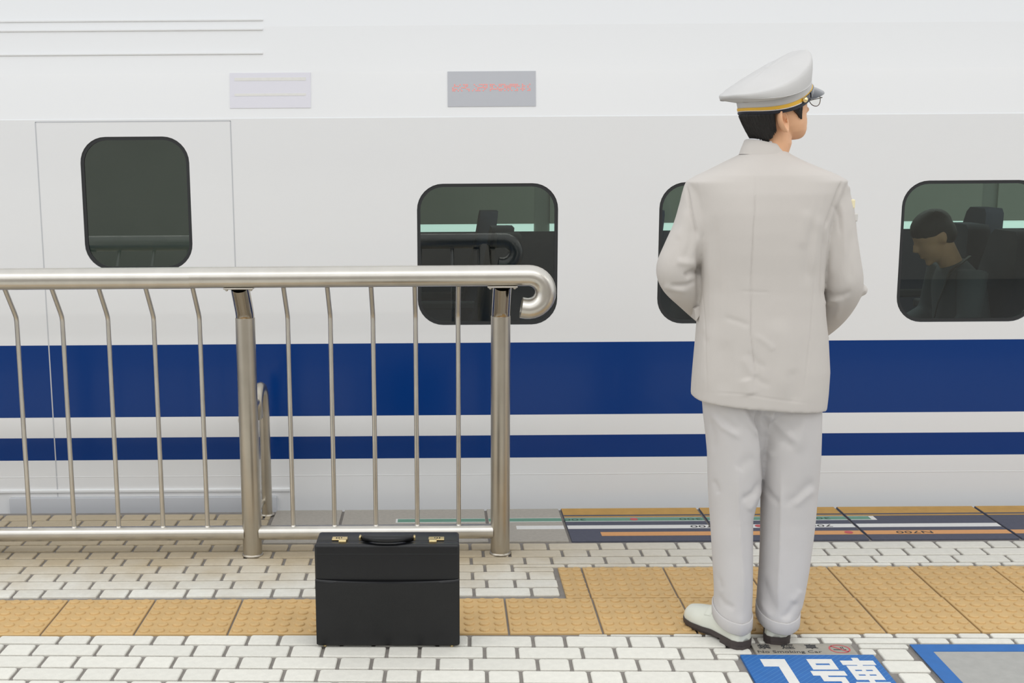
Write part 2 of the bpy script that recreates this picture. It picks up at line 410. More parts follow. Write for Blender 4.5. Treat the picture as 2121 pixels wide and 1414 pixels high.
# 車
glyph('lettering', [(.40, .60, -.05, .015), (0, 1, .015, .115), (.42, .58, .115, .135), (.08, .92, .135, .225), (.08, .24, .225, .255), (.44, .56, .225, .255), (.76, .92, .225, .255), (.08, .92, .255, .33), (.08, .24, .33, .36), (.44, .56, .33, .36), (.76, .92, .33, .36), (.08, .92, .36, .45), (.42, .58, .45, .50), (0, 1, .50, .60), (.42, .58, .60, .98)], .290, -.040, .100, .30)

ns = empty('no_smoking_plate', (.980, 3.497, 0)); ns.rotation_euler = (0, 0, -.0155)
tag(ns, 'worn metal no smoking plate set in the paving beside the heel', 'sign')
MB().rbox(0, .310, -.081, 0, -.02, .0015, .001, seg=1).build('plate', M['plate'], ns)
for i, ch in enumerate('禁煙車'):
    put('lettering', text_mesh(ch, .036, .0003, .0006), M['ink'], ns, loc=(.036+.073*i, -.026, .0019)).scale = (1.15, 1, 1)
put('lettering', text_mesh('No Smoking Car', .026, .0003), M['ink'], ns, loc=(.105, -.062, .0019)).scale = (1.12, .9, 1)
rg = MB()
n = 28
rg.add([(.265+r*math.cos(2*math.pi*k/n), -.040+r*math.sin(2*math.pi*k/n)*.92, .0020) for r in (.033, .028) for k in range(n)], [(k, (k+1) % n, n+(k+1) % n, n+k) for k in range(n)])
d = .0022; c45 = .021
rg.add([(.265-c45-d, -.040+c45-d, .002), (.265-c45+d, -.040+c45+d, .002), (.265+c45+d, -.040-c45+d, .002), (.265+c45-d, -.040-c45-d, .002)], [(0, 3, 2, 1)])
rg.build('prohibition_ring', M['redprint'], ns)
cg = MB().box(.245, .284, -.048, -.043, .0012, .0019); cg.box(.270, .273, -.040, -.026, .0012, .0019); cg.box(.276, .279, -.038, -.024, .0012, .0019)
cg.build('cigarette_mark', M['ink'], ns)

fp = empty('framed_floor_panel', (1.474, 3.484, 0)); fp.rotation_euler = (0, 0, -.0155)
tag(fp, 'grey floor panel with broad blue frame in the near right corner', 'floor panel')
MB().rbox(0, .60, -.62, 0, -.02, .0005, .0004, seg=1).build('panel', M['panel_grey'], fp)
for x0, x1, y0, y1 in ((0, .60, -.052, 0), (0, .052, -.568, -.052), (.548, .60, -.568, -.052), (0, .60, -.62, -.568)):
    MB().box(x0, x1, y0, y1, -.005, .0016).build('frame_band', M['blue_sign'], fp)

# ------------------------------------------------------------------ railing
RY, PY = 4.24, 4.352
RZ, RR = 1.0855, .0385
BEND = .925
rail = empty('railing', (0, PY, 0)); tag(rail, 'brushed steel guard railing with curled handrail end along the platform', 'railing')
def rbuild(mb, name, m, ang=50, parent=rail):
    me = mb.mesh(name)
    o = put(name, me, m, parent); o.matrix_parent_inverse = Matrix.Translation((0, -PY, 0)); autosmooth(o, ang); return o
JX = -.885
xe = at(1094, 573, RY).x
path = [(JX, RY, RZ), (-.3, RY, RZ), (.2, RY, RZ), (xe-.01, RY, RZ)]
cr = .0605
for k in range(0, 19):
    a = math.radians(90-k*10.3)
    path.append((xe+cr*1.05*math.cos(a), RY+.004*k/18, RZ-cr+cr*math.sin(a)))
lx, ly, lz = path[-1]; path.append((lx-.018, ly, lz+.003))
rr_ = [RR]*len(path)
mb = MB(); mb.tube(path, RR, 28, caps=False)
mb.tube(path[-1:-9:-1], RR-.003, 28, caps=False)   # open bore of the curled end
_e = (Vector(path[-1])-Vector(path[-2])).normalized()
mb.tube([Vector(path[-1])+_e*.0002, Vector(path[-1])+_e*.0004], [RR, RR-.003], 28, caps=False)
rbuild(mb, 'handrail', M['steel'])
mb = MB(); mb.tube([(-3.2, RY, RZ-.001), (-1.5, RY, RZ-.001), (JX+.001, RY, RZ-.001)], RR+.0006, 28); rbuild(mb, 'handrail', M['steel'])
def post(x):
    mb = MB(); mb.tube([(x, PY, 0), (x, PY, .5), (x, PY, BEND-.003)], .0365, 28); p = rbuild(mb, 'post', M['steel_post'])
    mb = MB(); mb.tube([(x, PY, 0), (x, PY, .004), (x, PY, .008)], [.041, .041, .038], 24); rbuild(mb, 'post_collar', M['steel_post'])
    mb = MB(); mb.tube([(x, PY, BEND-.01), (x, PY-.004, BEND+.012), (x, PY-.02, BEND+.035), (x, RY+.012, RZ-RR+.006)], .0345, 28, caps=False); rbuild(mb, 'bent_post_top', M['steel_polished'])
    mb = MB(); mb.rbox(x-.054, x+.054, RY-.022, RY+.040, RZ-RR-.004, RZ-RR+.002, .0015); fl = rbuild(mb, 'flange', M['steel'])
    for s in (-.044, .044):
        mb = MB(); mb.ellipsoid((x+s, RY-.008, RZ-RR-.006), (.0058, .0058, .005), 10, 6); rbuild(mb, 'screw', M['steel'])
PX = [.241, -.712, -1.735]
for x in PX: post(x)
for (xa, xb, nb) in ((PX[1], PX[0], 5), (PX[2], PX[1], 5)):
    mb = MB(); mb.tube([(xa+.028, PY, .088), ((xa+xb)/2, PY, .088), (xb-.028, PY, .088)], .0278, 24); rbuild(mb, 'lower_rail', M['steel'])
    for k in range(1, nb+1):
        x = xa+(xb-xa)*k/(nb+1)
        mb = MB(); mb.tube([(x, PY, .108), (x, PY, .5), (x, PY, BEND-.012), (x, PY-.003, BEND+.004), (x, PY-.016, BEND+.022), (x, RY+.01, RZ-RR+.004)], .0088, 12, caps=False)
        o = rbuild(mb, 'bar', M['steel'])
        mb = MB(); mb.tube([(x, PY, .112), (x, PY, .118)], [.0125, .009], 12); 
        c = put('weld_collar', mb.mesh('weld_collar'), M['steel'], o); 
mb = MB(); mb.tube([(-3.2, PY, .088), (PX[2]-.028, PY, .088)], .0278, 24); rbuild(mb, 'lower_rail', M['steel'])

# short return rail running back to the platform edge behind the post
rx, ry = -.728, 4.86
ret = empty('return_rail', (rx, ry, 0)); tag(ret, 'short low steel rail with hooked top behind the middle railing post', 'railing')
def tb(mb, nm, m=M['steel_post']):
    o = put(nm, mb.mesh(nm), m, ret); o.matrix_parent_inverse = Matrix.Translation((-rx, -ry, 0)); return autosmooth(o, 50)
hp = [(rx, ry, 0), (rx, ry, .2), (rx, ry, .40)]
for k in range(0, 13):
    a = math.radians(k*20.); hp.append((rx-.001*k, ry-.060+.060*math.cos(a), .505+.060*math.sin(a)) if k else (rx, ry, .47))
tb(MB().tube(hp, .0225, 18), 'hooked_post')
tb(MB().tube([(rx-.013, PY+.04, .52), (rx-.013, ry-.1, .52)], .018, 16), 'top_rail', M['steel'])
tb(MB().tube([(rx-.022, PY+.04, .06), (rx-.018, ry-.015, .06)], .012, 12), 'lower_rail', M['steel'])
for yy in (4.5, 4.65, 4.78): tb(MB().tube([(rx-.018, yy, .065), (rx-.018, yy, .51)], .0065, 10), 'bar', M['steel'])
tb(MB().tube([(rx, ry, 0), (rx, ry, .005)], [.031, .027], 18), 'post_collar')

# ------------------------------------------------------------------ train
TY = 5.035
train = empty('train_car', (0, TY, -.9)); tag(train, 'white high speed train with broad and narrow blue stripes beside the platform', 'train')
def tr(mb, nm, m, parent=train, ang=30):
    o = put(nm, mb.mesh(nm), m, parent)
    o.matrix_parent_inverse = Matrix.Translation((0, -TY, .9)) if parent is train else Matrix.Identity(4)
    return autosmooth(o, ang)
XL, XR = -6.5, 7.5
WZ0, WZ1, WW, WP, WX = .787, 1.392, .60, 1.03, .222
BANDS = [(-.9, .196, 0), (.196, .297, 1), (.297, .389, 0), (.389, .709, 1)]
body = MB(); TK = .05
def wallquad(x0, x1, z0, z1, mi): body.add([(x0, TY, z0), (x1, TY, z0), (x1, TY, z1), (x0, TY, z1)], [(0, 1, 2, 3)], mi)
for z0, z1, mi in BANDS: wallquad(XL, XR, z0, z1, mi)
Z_A, Z_B = .709, 1.668
def rrect(cx, cz, hw, hh, r, n=8):
    pts = []
    for sx, sz, a0 in ((1, 1, 0), (-1, 1, 90), (-1, -1, 180), (1, -1, 270)):
        for k in range(n+1):
            a = math.radians(a0+90*k/n); pts.append((cx+sx*(hw-r)+r*math.cos(a), cz+sz*(hh-r)+r*math.sin(a)))
    return pts
def hole(x0, x1, z0, z1, cx, cz, hw, hh, r, n=8):
    inn = rrect(cx, cz, hw, hh, r, n); m = len(inn); v = [(a, TY, b) for a, b in inn]+[(a, TY+TK, b) for a, b in inn]
    corners = [(x1, z1), (x0, z1), (x0, z0), (x1, z0)]; v += [(a, TY, b) for a, b in corners]
    f = []; q = n+1; C = 2*m
    for c in range(4):
        for k in range(n): f.append((C+c, c*q+k+1, c*q+k))
        f.append((C+c, C+(c+1) % 4, ((c+1) % 4)*q, c*q+n))
    for k in range(m): f.append((k, (k+1) % m, m+(k+1) % m, m+k))
    body.add(v, f, 0)
wins = [WX+WP*k for k in range(0, 7)]
DX, DZ0, DZ1, DW = -1.268, 1.035, 1.597, .46
cuts = [(c, .5*(WZ0+WZ1), WW/2, (WZ1-WZ0)/2, .11, WP/2) for c in wins]
cuts.insert(0, (DX, .5*(DZ0+DZ1), DW/2, (DZ1-DZ0)/2, .11, .42))
x = XL
for (cx, cz, hw, hh, r, half) in cuts:
    if cx-half > x+1e-4: wallquad(x, cx-half, Z_A, Z_B, 0)
    hole(cx-half, min(cx+half, XR), Z_A, Z_B, cx, cz, hw, hh, r); x = cx+half
if x < XR: wallquad(x, XR, Z_A, Z_B, 0)
prof = [(0, 1.668), (.005, 1.672), (.035, 1.86), (.075, 2.05), (.16, 2.28), (.32, 2.47), (.60, 2.62), (1.1, 2.70), (1.7, 2.72), (2.3, 2.70), (2.8, 2.6), (3.2, 2.3), (3.36, 1.7), (3.38, .7), (3.38, -.9)]
for (a, z0), (b, z1) in zip(prof[:-1], prof[1:]):
    body.add([(XL, TY+a, z0), (XR, TY+a, z0), (XR, TY+b, z1), (XL, TY+b, z1)], [(0, 1, 2, 3)], 0)
body.add([(XL, TY, -.9), (XL, TY+3.38, -.9), (XR, TY+3.38, -.9), (XR, TY, -.9)], [(0, 1, 2, 3)], 0)
bo = tr(body, 'body_shell', [M['train_white'], M['train_blue']], ang=25)
# window panes with seals
for (cx, cz, hw, hh, r, half) in cuts:
    o1 = rrect(cx, cz, hw, hh, r); i1 = rrect(cx, cz, hw-.014, hh-.014, r-.012); m = len(o1)
    v = [(a, TY+.004, b) for a, b in o1]+[(a, TY+.004, b) for a, b in i1]+[(a, TY+.016, b) for a, b in i1]
    f = [(k, m+k, m+(k+1) % m, (k+1) % m) for k in range(m)]+[(m+k, 2*m+k, 2*m+(k+1) % m, m+(k+1) % m) for k in range(m)]
    tr(MB().add(v, f), 'window_seal', M['rubber'])
    tr(MB().add([(a, TY+.008, b) for a, b in i1], [tuple(range(m))]), 'window_pane', M['window_glass'])
# door leaf seams, sill and handle rail
dx0, dx1, dz0, dz1 = DX-.41, DX+.41, -.02, 1.66
sm = MB()
for xx in (dx0, dx1): sm.box(xx-.0025, xx+.0025, TY-.0008, TY+.004, dz0, dz1)
sm.box(dx0, dx1, TY-.0008, TY+.004, dz1-.0025, dz1+.0025)
M['seam_grey'] = mat('door_seam', (196, 198, 202), .5); tr(sm, 'door_seam', M['seam_grey'])
tr(MB().rbox(DX-.62, DX+.56, TY-.022, TY+.01, -.10, .030, .004), 'door_sill', M['seam_grey'])
tr(MB().rbox(DX-.70, DX+.62, TY-.010, TY+.01, .050, .064, .003), 'step_moulding', M['train_white'])
tr(MB().rbox(XL, XR, TY-.001, TY+.002, .119, .122, .0005), 'skirt_moulding', M['train_white'])
tr(MB().rbox(XL, dx0-.15, TY+.03, TY+.07, 2.045, 2.06, .003), 'rain_gutter', M['train_white']) if False else None
# display and number sign on the sloping shoulder
def shoulder(x0, x1, z0, z1, off, nm, m, parent=train):
    def yy(z): return TY+.005+.03*(z-1.672)/.188
    v = [(x0, yy(z0)-off, z0), (x1, yy(z0)-off, z0), (x1, yy(z1)-off, z1), (x0, yy(z1)-off, z1), (x0, yy(z0)+.01, z0), (x1, yy(z0)+.01, z0), (x1, yy(z1)+.01, z1), (x0, yy(z1)+.01, z1)]
    o = put(nm, mesh(nm, v, [(0, 1, 2, 3), (1, 5, 6, 2), (4, 0, 3, 7), (3, 2, 6, 7), (4, 5, 1, 0)]), m, parent)
    if parent is train: o.matrix_parent_inverse = Matrix.Translation((0, -TY, .9))
    return o
d1 = shoulder(.055, .425, 1.712, 1.858, .003, 'destination_display', M['display'])
lv = MB(); rnd = random.Random(3)
for i in range(44):
    for j in range(5):
        if rnd.random() < .55:
            x_ = .075+i*.0075; z_ = 1.776+j*.0062; y_ = TY+.005+.03*(z_-1.672)/.188-.0042
            lv.add([(x_, y_, z_), (x_+.0045, y_, z_), (x_+.0045, y_+.0006, z_+.004), (x_, y_+.0006, z_+.004)], [(0, 1, 2, 3)])
o = put('led_dots', lv.mesh('led_dots'), M['led'], train); o.matrix_parent_inverse = Matrix.Translation((0, -TY, .9))
shoulder(-.86, -.52, 1.712, 1.858, .003, 'number_panel', M['number_sign'])
shoulder(-.84, -.54, 1.825, 1.838, .004, 'panel_line', M['whiteprint']); shoulder(-.84, -.54, 1.762, 1.772, .004, 'panel_line', M['whiteprint'])
for k, (zz, tk) in enumerate(((2.015, .004), (2.05, .006), (2.09, .004))):
    pass
gut = MB(); 
for zz, yy in ((1.935, .051), (2.035, .072), (2.075, .085)):
    gut.rbox(-3.2, -.72, TY+yy-.006, TY+yy+.01, zz, zz+.008, .002)
tr(gut, 'roof_moulding', M['train_white'])
# interior
IY0, IY1 = TY+TK+.01, TY+3.2
inn = MB(); inn.box(XL+.1, XR-.1, IY0, IY1, -.02, .0); fl = tr(inn, 'cabin_floor', M['interior_dark'])
inn = MB(); inn.box(XL+.1, XR-.1, IY1-.03, IY1, 0, 2.2); tr(inn, 'cabin_wall', M['interior_wall'])
inn = MB(); inn.box(XL+.1, XR-.1, IY0+.30, IY1-.1, 2.15, 2.17); tr(inn, 'cabin_ceiling', M['interior_wall'])
inn = MB(); inn.box(XL+.1, XR-.1, IY0, IY0+.012, 0, WZ0-.05); tr(inn, 'side_lining', M['interior_wall'])
inn = MB(); inn.box(-.55, -.50, IY0+.02, IY1, 0, 1.85); tr(inn, 'bulkhead', M['interior_dark'])
M['blind'] = mat('window_blind', (168, 178, 164), .8)
inn = MB(); inn.box(-.48, XR-.2, IY1-.045, IY1-.03, 0, .965); tr(inn, 'dado_panel', M['seat'])
for k in range(-1, 7):
    xx = WX+WP*k
    tr(MB().box(xx-.46, xx+.46, IY1-.05, IY1-.032, 1.02, 1.5), 'window_blind', M['blind'])
    tr(MB().box(xx-.46, xx+.46, IY1-.040, IY1-.031, .967, 1.02), 'lit_window_gap', M['gap_glow'])
rk = MB(); rk.box(-.48, XR-.2, IY1-.42, IY1-.06, 1.66, 1.685); tr(rk, 'luggage_rack', M['interior_wall'])
area('cabin_light', (3.2, TY+1.7, 2.12), (0, 0, 0), 6.5, .25, 42, (.9, 1, .93))
area('vestibule_light', (-1.6, TY+1.6, 2.1), (0, 0, 0), 1.2, .25, 8, (.9, 1, .93))
def seat(x, y):
    mb = MB().rbox(-.24, .24, -.22, .22, .30, .45, .04); mb.box(-.12, .12, -.18, .18, 0, .31)
    t = put('train_seat', mb.mesh('train_seat'), M['seat'], train, loc=(x, y-TY, .9))
    rings = []
    for z, dx, wd in ((.36, .20, .215), (.6, .25, .215), (.9, .31, .205), (1.02, .335, .18), (1.12, .35, .15), (1.15, .355, .11)):
        rings.append([(dx+sx, sy*wd, z) for sx, sy in ((-.055, -.9), (-.055, .9), (-.03, 1), (.03, 1), (.055, .9), (.055, -.9), (.03, -1), (-.03, -1))])
    b = MB().loft(rings).build('backrest', M['seat'], t); autosmooth(b, 50)
    for s in (-1, 1): MB().rbox(-.16, .26, s*.235-.022, s*.235+.022, .56, .61, .012).build('armrest', M['interior_dark'], t)
    return t
for xx in (-.02, 1.01, 2.32, 3.1): seat(xx, TY+.40); seat(xx, TY+.90); seat(xx, TY+2.4)
# seated passenger in the right-hand window
pg = Vector((2.37, TY+.42, 0))
pa = empty('person', pg); tag(pa, 'dark haired seated passenger in grey shirt inside the right train window', 'person')
bd = MB()
hrot = Matrix.Rotation(math.radians(-32), 3, 'Y'); hcp = Vector((-.07, 0, 1.125))
def ph(x, y, z): return hcp+hrot@Vector((x, y, z))
bd.ellipsoid(ph(.005, 0, .02), (.094, .074, .088), rot=hrot); bd.ellipsoid(ph(-.03, 0, -.03), (.062, .060, .085), rot=hrot)
bd.tube([ph(-.088, 0, .02), ph(-.108, 0, -.022), ph(-.09, 0, -.03)], [.006, .013, .010], 10); bd.ellipsoid(ph(-.088, 0, -.06), (.012, .024, .008), rot=hrot); bd.ellipsoid(ph(-.075, 0, -.098), (.018, .022, .016), rot=hrot)
for s in (-1, 1): bd.ellipsoid(ph(.012, s*.074, -.015), (.017, .007, .030), rot=hrot)
bd.tube([(-.03, 0, 1.09), (.03, 0, .98)], .052)
bd.tube([(.08, 0, .48), (.09, 0, .7), (.06, 0, .90), (.03, 0, .98)], [(.10, .15), (.095, .14), (.085, .15), (.05, .08)], 20, up=(1, 0, 0))
for s in (-1, 1):
    bd.tube([(.05, s*.17, .97), (.02, s*.21, .74), (-.2, s*.12, .66), (-.27, s*.07, .67)], [.05, .042, .034, .028]); bd.ellipsoid((-.30, s*.06, .67), (.045, .022, .03))
    bd.tube([(.08, s*.10, .53), (-.36, s*.11, .52), (-.39, s*.11, .46), (-.36, s*.11, .08)], [.085, .062, .058, .045]); bd.ellipsoid((-.42, s*.11, .045), (.12, .042, .045))
pm = remesh(bd, .010, 3); put('body', pm, M['skin'], pa, True)
sh = MB(); sh.tube([(.08, 0, .46), (.09, 0, .7), (.06, 0, .91), (.02, 0, 1.0)], [(.125, .18), (.12, .17), (.105, .18), (.06, .09)], 20, up=(1, 0, 0))
for s in (-1, 1): sh.tube([(.05, s*.16, .98), (.02, s*.21, .74), (-.17, s*.13, .665)], [.068, .058, .046])
M['shirt_grey'] = mat('passenger_shirt', (92, 98, 106), .9); M['trouser_dark'] = mat('passenger_trousers', (40, 42, 48), .9)
put('shirt', remesh(sh, .012, 4), M['shirt_grey'], pa, True)
tz = MB()
for s in (-1, 1): tz.tube([(.12, s*.09, .53), (-.36, s*.11, .525), (-.40, s*.11, .46), (-.37, s*.11, .09)], [.10, .078, .072, .058])
put('trousers', remesh(tz, .014, 3), M['trouser_dark'], pa, True)
hr = MB(); hr.ellipsoid(ph(.012, 0, .045), (.098, .082, .078), rot=hrot); hr.ellipsoid(ph(.045, 0, .0), (.062, .074, .075), rot=hrot); put('hair', remesh(hr, .008, 3), M['hair'], pa, True)
st = MB(); st.tube([(.06, -.10, 1.04), (-.03, -.11, .97), (-.055, -.06, .82), (-.05, .03, .62)], [(.004, .02)]*4, 8, up=(1, 0, 0)); st.build('bag_strap', M['rubber'], pa, True)

# ------------------------------------------------------------------ briefcase
bx0, bx1, by0, by1, bz = -.380, .069, 3.487, 3.617, .335
case = empty('briefcase', ((bx0+bx1)/2, (by0+by1)/2, 0)); tag(case, 'black leather briefcase with gold latches standing by the railing', 'briefcase')
case.rotation_euler = (0, 0, -.018)
hx, hy = (bx1-bx0)/2, (by1-by0)/2
ys = -hy+.035     # parting line, nearer the front
mb = MB().rbox(-hx, hx, -hy, ys-.001, .004, bz, .009, seg=3); o = mb.build('front_shell', M['leather'], case); autosmooth(o, 40)
mb = MB().rbox(-hx+.001, hx-.001, ys+.001, hy, .004, bz, .009, seg=3); o = mb.build('back_shell', M['leather'], case); autosmooth(o, 40)
mb = MB().rbox(-hx+.003, hx-.003, ys-.003, ys+.003, .008, bz-.003, .002); mb.build('parting_frame', M['rubber'], case)
# front pocket with a sagging, padded upper edge
n = 40; rings = []
zt = .226
for i in range(n+1):
    u = i/n; x = -hx+.001+(2*hx-.002)*u; sag = .006*math.sin(math.pi*u)**.5 if 0 < u < 1 else 0; bul = .013*math.sin(math.pi*u)**.6 if 0 < u < 1 else 0
    zz = zt-sag
    rings.append([(x, -hy+.001, .010), (x, -hy-.002, .012), (x, -hy-.0035, .06), (x, -hy-.0035-bul*.5, zz-.04), (x, -hy-.004-bul, zz-.012), (x, -hy-.0035-bul, zz-.003), (x, -hy-.001-bul*.8, zz), (x, -hy+.001-bul*.55, zz-.004), (x, -hy+.001, zz-.012)])
mb = MB().loft(rings); o = mb.build('front_pocket', M['leather'], case); autosmooth(o, 50)
for s in (-1, 1):
    MB().rbox(s*(hx-.014)-.003, s*(hx-.014)+.003, -hy-.006, -hy-.001, zt-.014, zt-.006, .001).build('pocket_stud', M['rubber'], case)
MB().rbox(-.02, .024, -hy-.0068, -hy-.002, zt-.046, zt-.030, .002).build('stamped_tab', M['leather'], case)
MB().box(-hx+.002, hx-.002, -hy-.0006, -hy+.001, bz-.030, bz-.0288).build('stitch_line', M['rubber'], case)
def latch(cx, sgn):
    t = MB().rbox(cx-.022, cx+.022, ys+.004, ys+.030, bz-.001, bz+.005, .0015); t.rbox(cx+sgn*.021-.006, cx+sgn*.021+.006, ys+.006, ys+.026, bz, bz+.0065, .002); lt = t.build('latch', M['gold'], case)
    d = MB()
    for k in (-1, 0, 1): d.box(cx+k*.0075-.0022, cx+k*.0075+.0022, ys+.012, ys+.020, bz+.004, bz+.0058)
    d.build('dial', M['rubber'], lt)
    MB().rbox(cx+sgn*.013-.012, cx+sgn*.013+.012, ys-.016, ys+.008, bz-.001, bz+.0075, .002).build('hasp', M['gold'], case)
latch(-.152, 1); latch(.155, -1)
hpth = []
for k in range(0, 25):
    u = k/24; xx = -.072+.144*u; e = math.sin(math.pi*u)
    hpth.append((xx+.0, ys+.018-.050*e**.6 if 0 < u < 1 else ys+.018, bz+.006+.012*e**.5 if 0 < u < 1 else bz+.006))
o = MB().tube(hpth, [(.010+.002*math.sin(math.pi*k/24), .012+.007*math.sin(math.pi*k/24)) for k in range(25)], 14).build('handle', M['leather'], case, True)
for s in (-1, 1):
    for dd in (-.013, .011): MB().rbox(s*.073+dd*1-.0035, s*.073+dd*1+.0035, ys+.008, ys+.028, bz-.001, bz+.012, .002).build('handle_mount', M['gold'], case)
for sx in (-1, 1):
    for sy in (-hy+.012, hy-.012): MB().tube([(sx*(hx-.025), sy, 0), (sx*(hx-.025), sy, .005)], [.006, .007], 12).build('foot', M['gold'], case)

# ------------------------------------------------------------------ station officer
man = empty('person', (1.02, 3.6, 0)); tag(man, 'man in pale grey uniform and white peaked cap, seen from behind', 'person')
def mput(nm, me, m, smooth=True, parent=man):
    o = put(nm, me, m, parent, smooth)
    o.matrix_parent_inverse = Matrix.Translation((-1.02, -3.6, 0)) if parent is man else Matrix.Identity(4); return o
def sec(xl, xr, yc, hd, z, p=2.5, n=40, back=1.):
    cx, hw = (xl+xr)/2, (xr-xl)/2; out = []
    for k in range(n):
        a = 2*math.pi*k/n; c, s = math.cos(a), math.sin(a)
        out.append((cx+hw*math.copysign(abs(c)**(2/p), c), yc+hd*math.copysign(abs(s)**(2/p), s)*(back if s < 0 else 1), z))
    return out
def ring_px(y, xl, xr, yc, hd, p=2.5, tilt=0.):
    a, b = at(xl, y, yc), at(xr, y, yc); r = sec(a.x, b.x, yc, hd, (a.z+b.z)/2, p)
    if tilt: r = [(x, yy, z+tilt*(x-(a.x+b.x)/2)) for x, yy, z in r]
    return r
# --- jacket
jk = MB()
T = [(312, 1545, 1625, 3.605, .055), (322, 1528, 1640, 3.605, .070), (335, 1500, 1666, 3.603, .084), (350, 1470, 1702, 3.600, .096), (362, 1444, 1732, 3.598, .104), (375, 1421, 1754, 3.597, .108), (400, 1428, 1744, 3.596, .117), (440, 1434, 1726, 3.596, .124), (480, 1441, 1712, 3.597, .127), (520, 1446, 1707, 3.598, .127), (560, 1447, 1704, 3.60, .125), (600, 1448, 1703, 3.60, .124), (650, 1447, 1705, 3.60, .127), (700, 1443, 1710, 3.60, .133), (760, 1438, 1713, 3.60, .140), (800, 1435, 1710, 3.60, .143), (832, 1433.5, 1706, 3.60, .144)]
rings = [ring_px(y, a, b, yc, hd, 2.3+.3*min(1, max(0, (y-330)/200)), tilt=-.085*max(0, (y-700)/132)) for y, a, b, yc, hd in T]
jk.loft(rings)
def arm(pts, n=20):
    P = [at(x, y, Y) for x, y, Y, r in pts]; R = [r for *_, r in pts]
    # densify with Catmull-Rom
    out, rad = [], []
    for i in range(len(P)-1):
        p0, p1, p2, p3 = P[max(i-1, 0)], P[i], P[i+1], P[min(i+2, len(P)-1)]
        for k in range(5):
            t = k/5
            out.append(.5*((2*p1)+(p2-p0)*t+(2*p0-5*p1+4*p2-p3)*t*t+(3*p1-p0-3*p2+p3)*t**3)); rad.append(R[i]+(R[i+1]-R[i])*t)
    out.append(P[-1]); rad.append(R[-1]); return out, rad
LA = [(1455, 385, 3.60, .054), (1452, 408, 3.60, .059), (1446, 440, 3.598, .062), (1433, 480, 3.595, .061), (1414, 522, 3.590, .061), (1401, 556, 3.590, .0615), (1408, 580, 3.605, .060), (1430, 606, 3.650, .055), (1462, 640, 3.735, .050), (1492, 668, 3.80, .047)]
RA = [(1722, 385, 3.60, .054), (1722, 408, 3.60, .056), (1728, 440, 3.598, .059), (1734, 490, 3.592, .0585), (1741, 540, 3.588, .059), (1747, 580, 3.59, .059), (1744, 606, 3.61, .057), (1726, 640, 3.67, .052), (1700, 668, 3.745, .048), (1670, 690, 3.81, .046)]
for A in (LA, RA):
    p, r = arm(A); jk.tube(p, r, 24)
p = at(1786, 600, 3.60); jk.ellipsoid(p, (.014, .03, .018))
jm = remesh(jk, .0036, 18, .5)
strokes = [
    # seams
    ([(1567, 318), (1564, 420), (1556, 560), (1555, 690), (1563, 760), (1565, 822)], 1.8, -.0032),
    ([(1420, 376), (1426, 410), (1433, 445), (1441, 475), (1446, 498)], 3, -.0065),
    ([(1747, 368), (1737, 395), (1726, 425), (1715, 455), (1708, 475)], 3, -.0065),
    ([(1446, 498), (1447, 540), (1447, 600), (1446, 640)], 5, -.006),
    ([(1708, 475), (1706, 520), (1703, 590), (1706, 640)], 5, -.006),
    ([(1450, 560), (1462, 690), (1466, 820)], 1.6, -.0018),
    ([(1690, 540), (1679, 690), (1663, 830)], 1.6, -.0018),
    ([(1534, 317), (1567, 313), (1632, 317)], 2.2, -.003),
    # hanging folds of the back
    ([(1452, 430), (1462, 500), (1470, 600)], 14, .004), ([(1478, 440), (1482, 540), (1486, 640)], 12, -.003),
    ([(1700, 440), (1688, 500), (1680, 580)], 10, .005), ([(1686, 450), (1676, 520), (1668, 600)], 9, -.004), ([(1672, 430), (1660, 520)], 12, .003),
    ([(1495, 655), (1530, 666), (1558, 676)], 6, -.0022), ([(1530, 603), (1560, 604), (1600, 606)], 3, -.0009),
    ([(1560, 690), (1590, 712), (1605, 728)], 7, .0022), ([(1535, 735), (1552, 765), (1570, 785)], 8, .0025), ([(1545, 725), (1565, 748), (1590, 765)], 7, -.002),
    ([(1560, 775), (1575, 790), (1600, 800)], 7, -.002), ([(1610, 650), (1618, 740), (1625, 835)], 22, .005), ([(1470, 660), (1466, 740), (1460, 820)], 18, .004),
    ([(1500, 700), (1502, 760), (1498, 822)], 16, -.003), ([(1640, 760), (1645, 800), (1650, 840)], 14, -.003), ([(1545, 780), (1555, 822)], 14, .005), ([(1440, 700), (1455, 690), (1470, 720)], 6, -.002),
    # sleeves
    ([(1446, 558), (1430, 565), (1416, 574)], 6, -.011), ([(1446, 580), (1425, 590), (1405, 592), (1385, 590)], 5, -.006), ([(1372, 592), (1395, 598), (1430, 606)], 6, .005),
    ([(1446, 545), (1420, 545), (1398, 540)], 8, .005), ([(1425, 430), (1415, 470), (1400, 500)], 9, .003), ([(1436, 460), (1428, 510), (1415, 545)], 8, -.003), ([(1380, 606), (1405, 632), (1440, 660)], 5, .003),
    ([(1706, 600), (1720, 612), (1745, 612), (1768, 600)], 6, -.005), ([(1708, 630), (1722, 622), (1740, 622)], 5, .006), ([(1742, 610), (1738, 640), (1728, 665)], 6, .004),
    ([(1726, 420), (1738, 450), (1742, 490)], 4, -.003), ([(1734, 400), (1746, 440), (1750, 500), (1752, 560)], 6, .003), ([(1716, 470), (1722, 530), (1722, 580)], 9, .004), ([(1764, 470), (1760, 540), (1765, 590)], 8, -.003),
    ([(1455, 812), (1540, 816), (1600, 826), (1700, 838)], 1.8, -.0010),
]
sculpt(jm, strokes)
jacket = mput('jacket', jm, M['suit'])
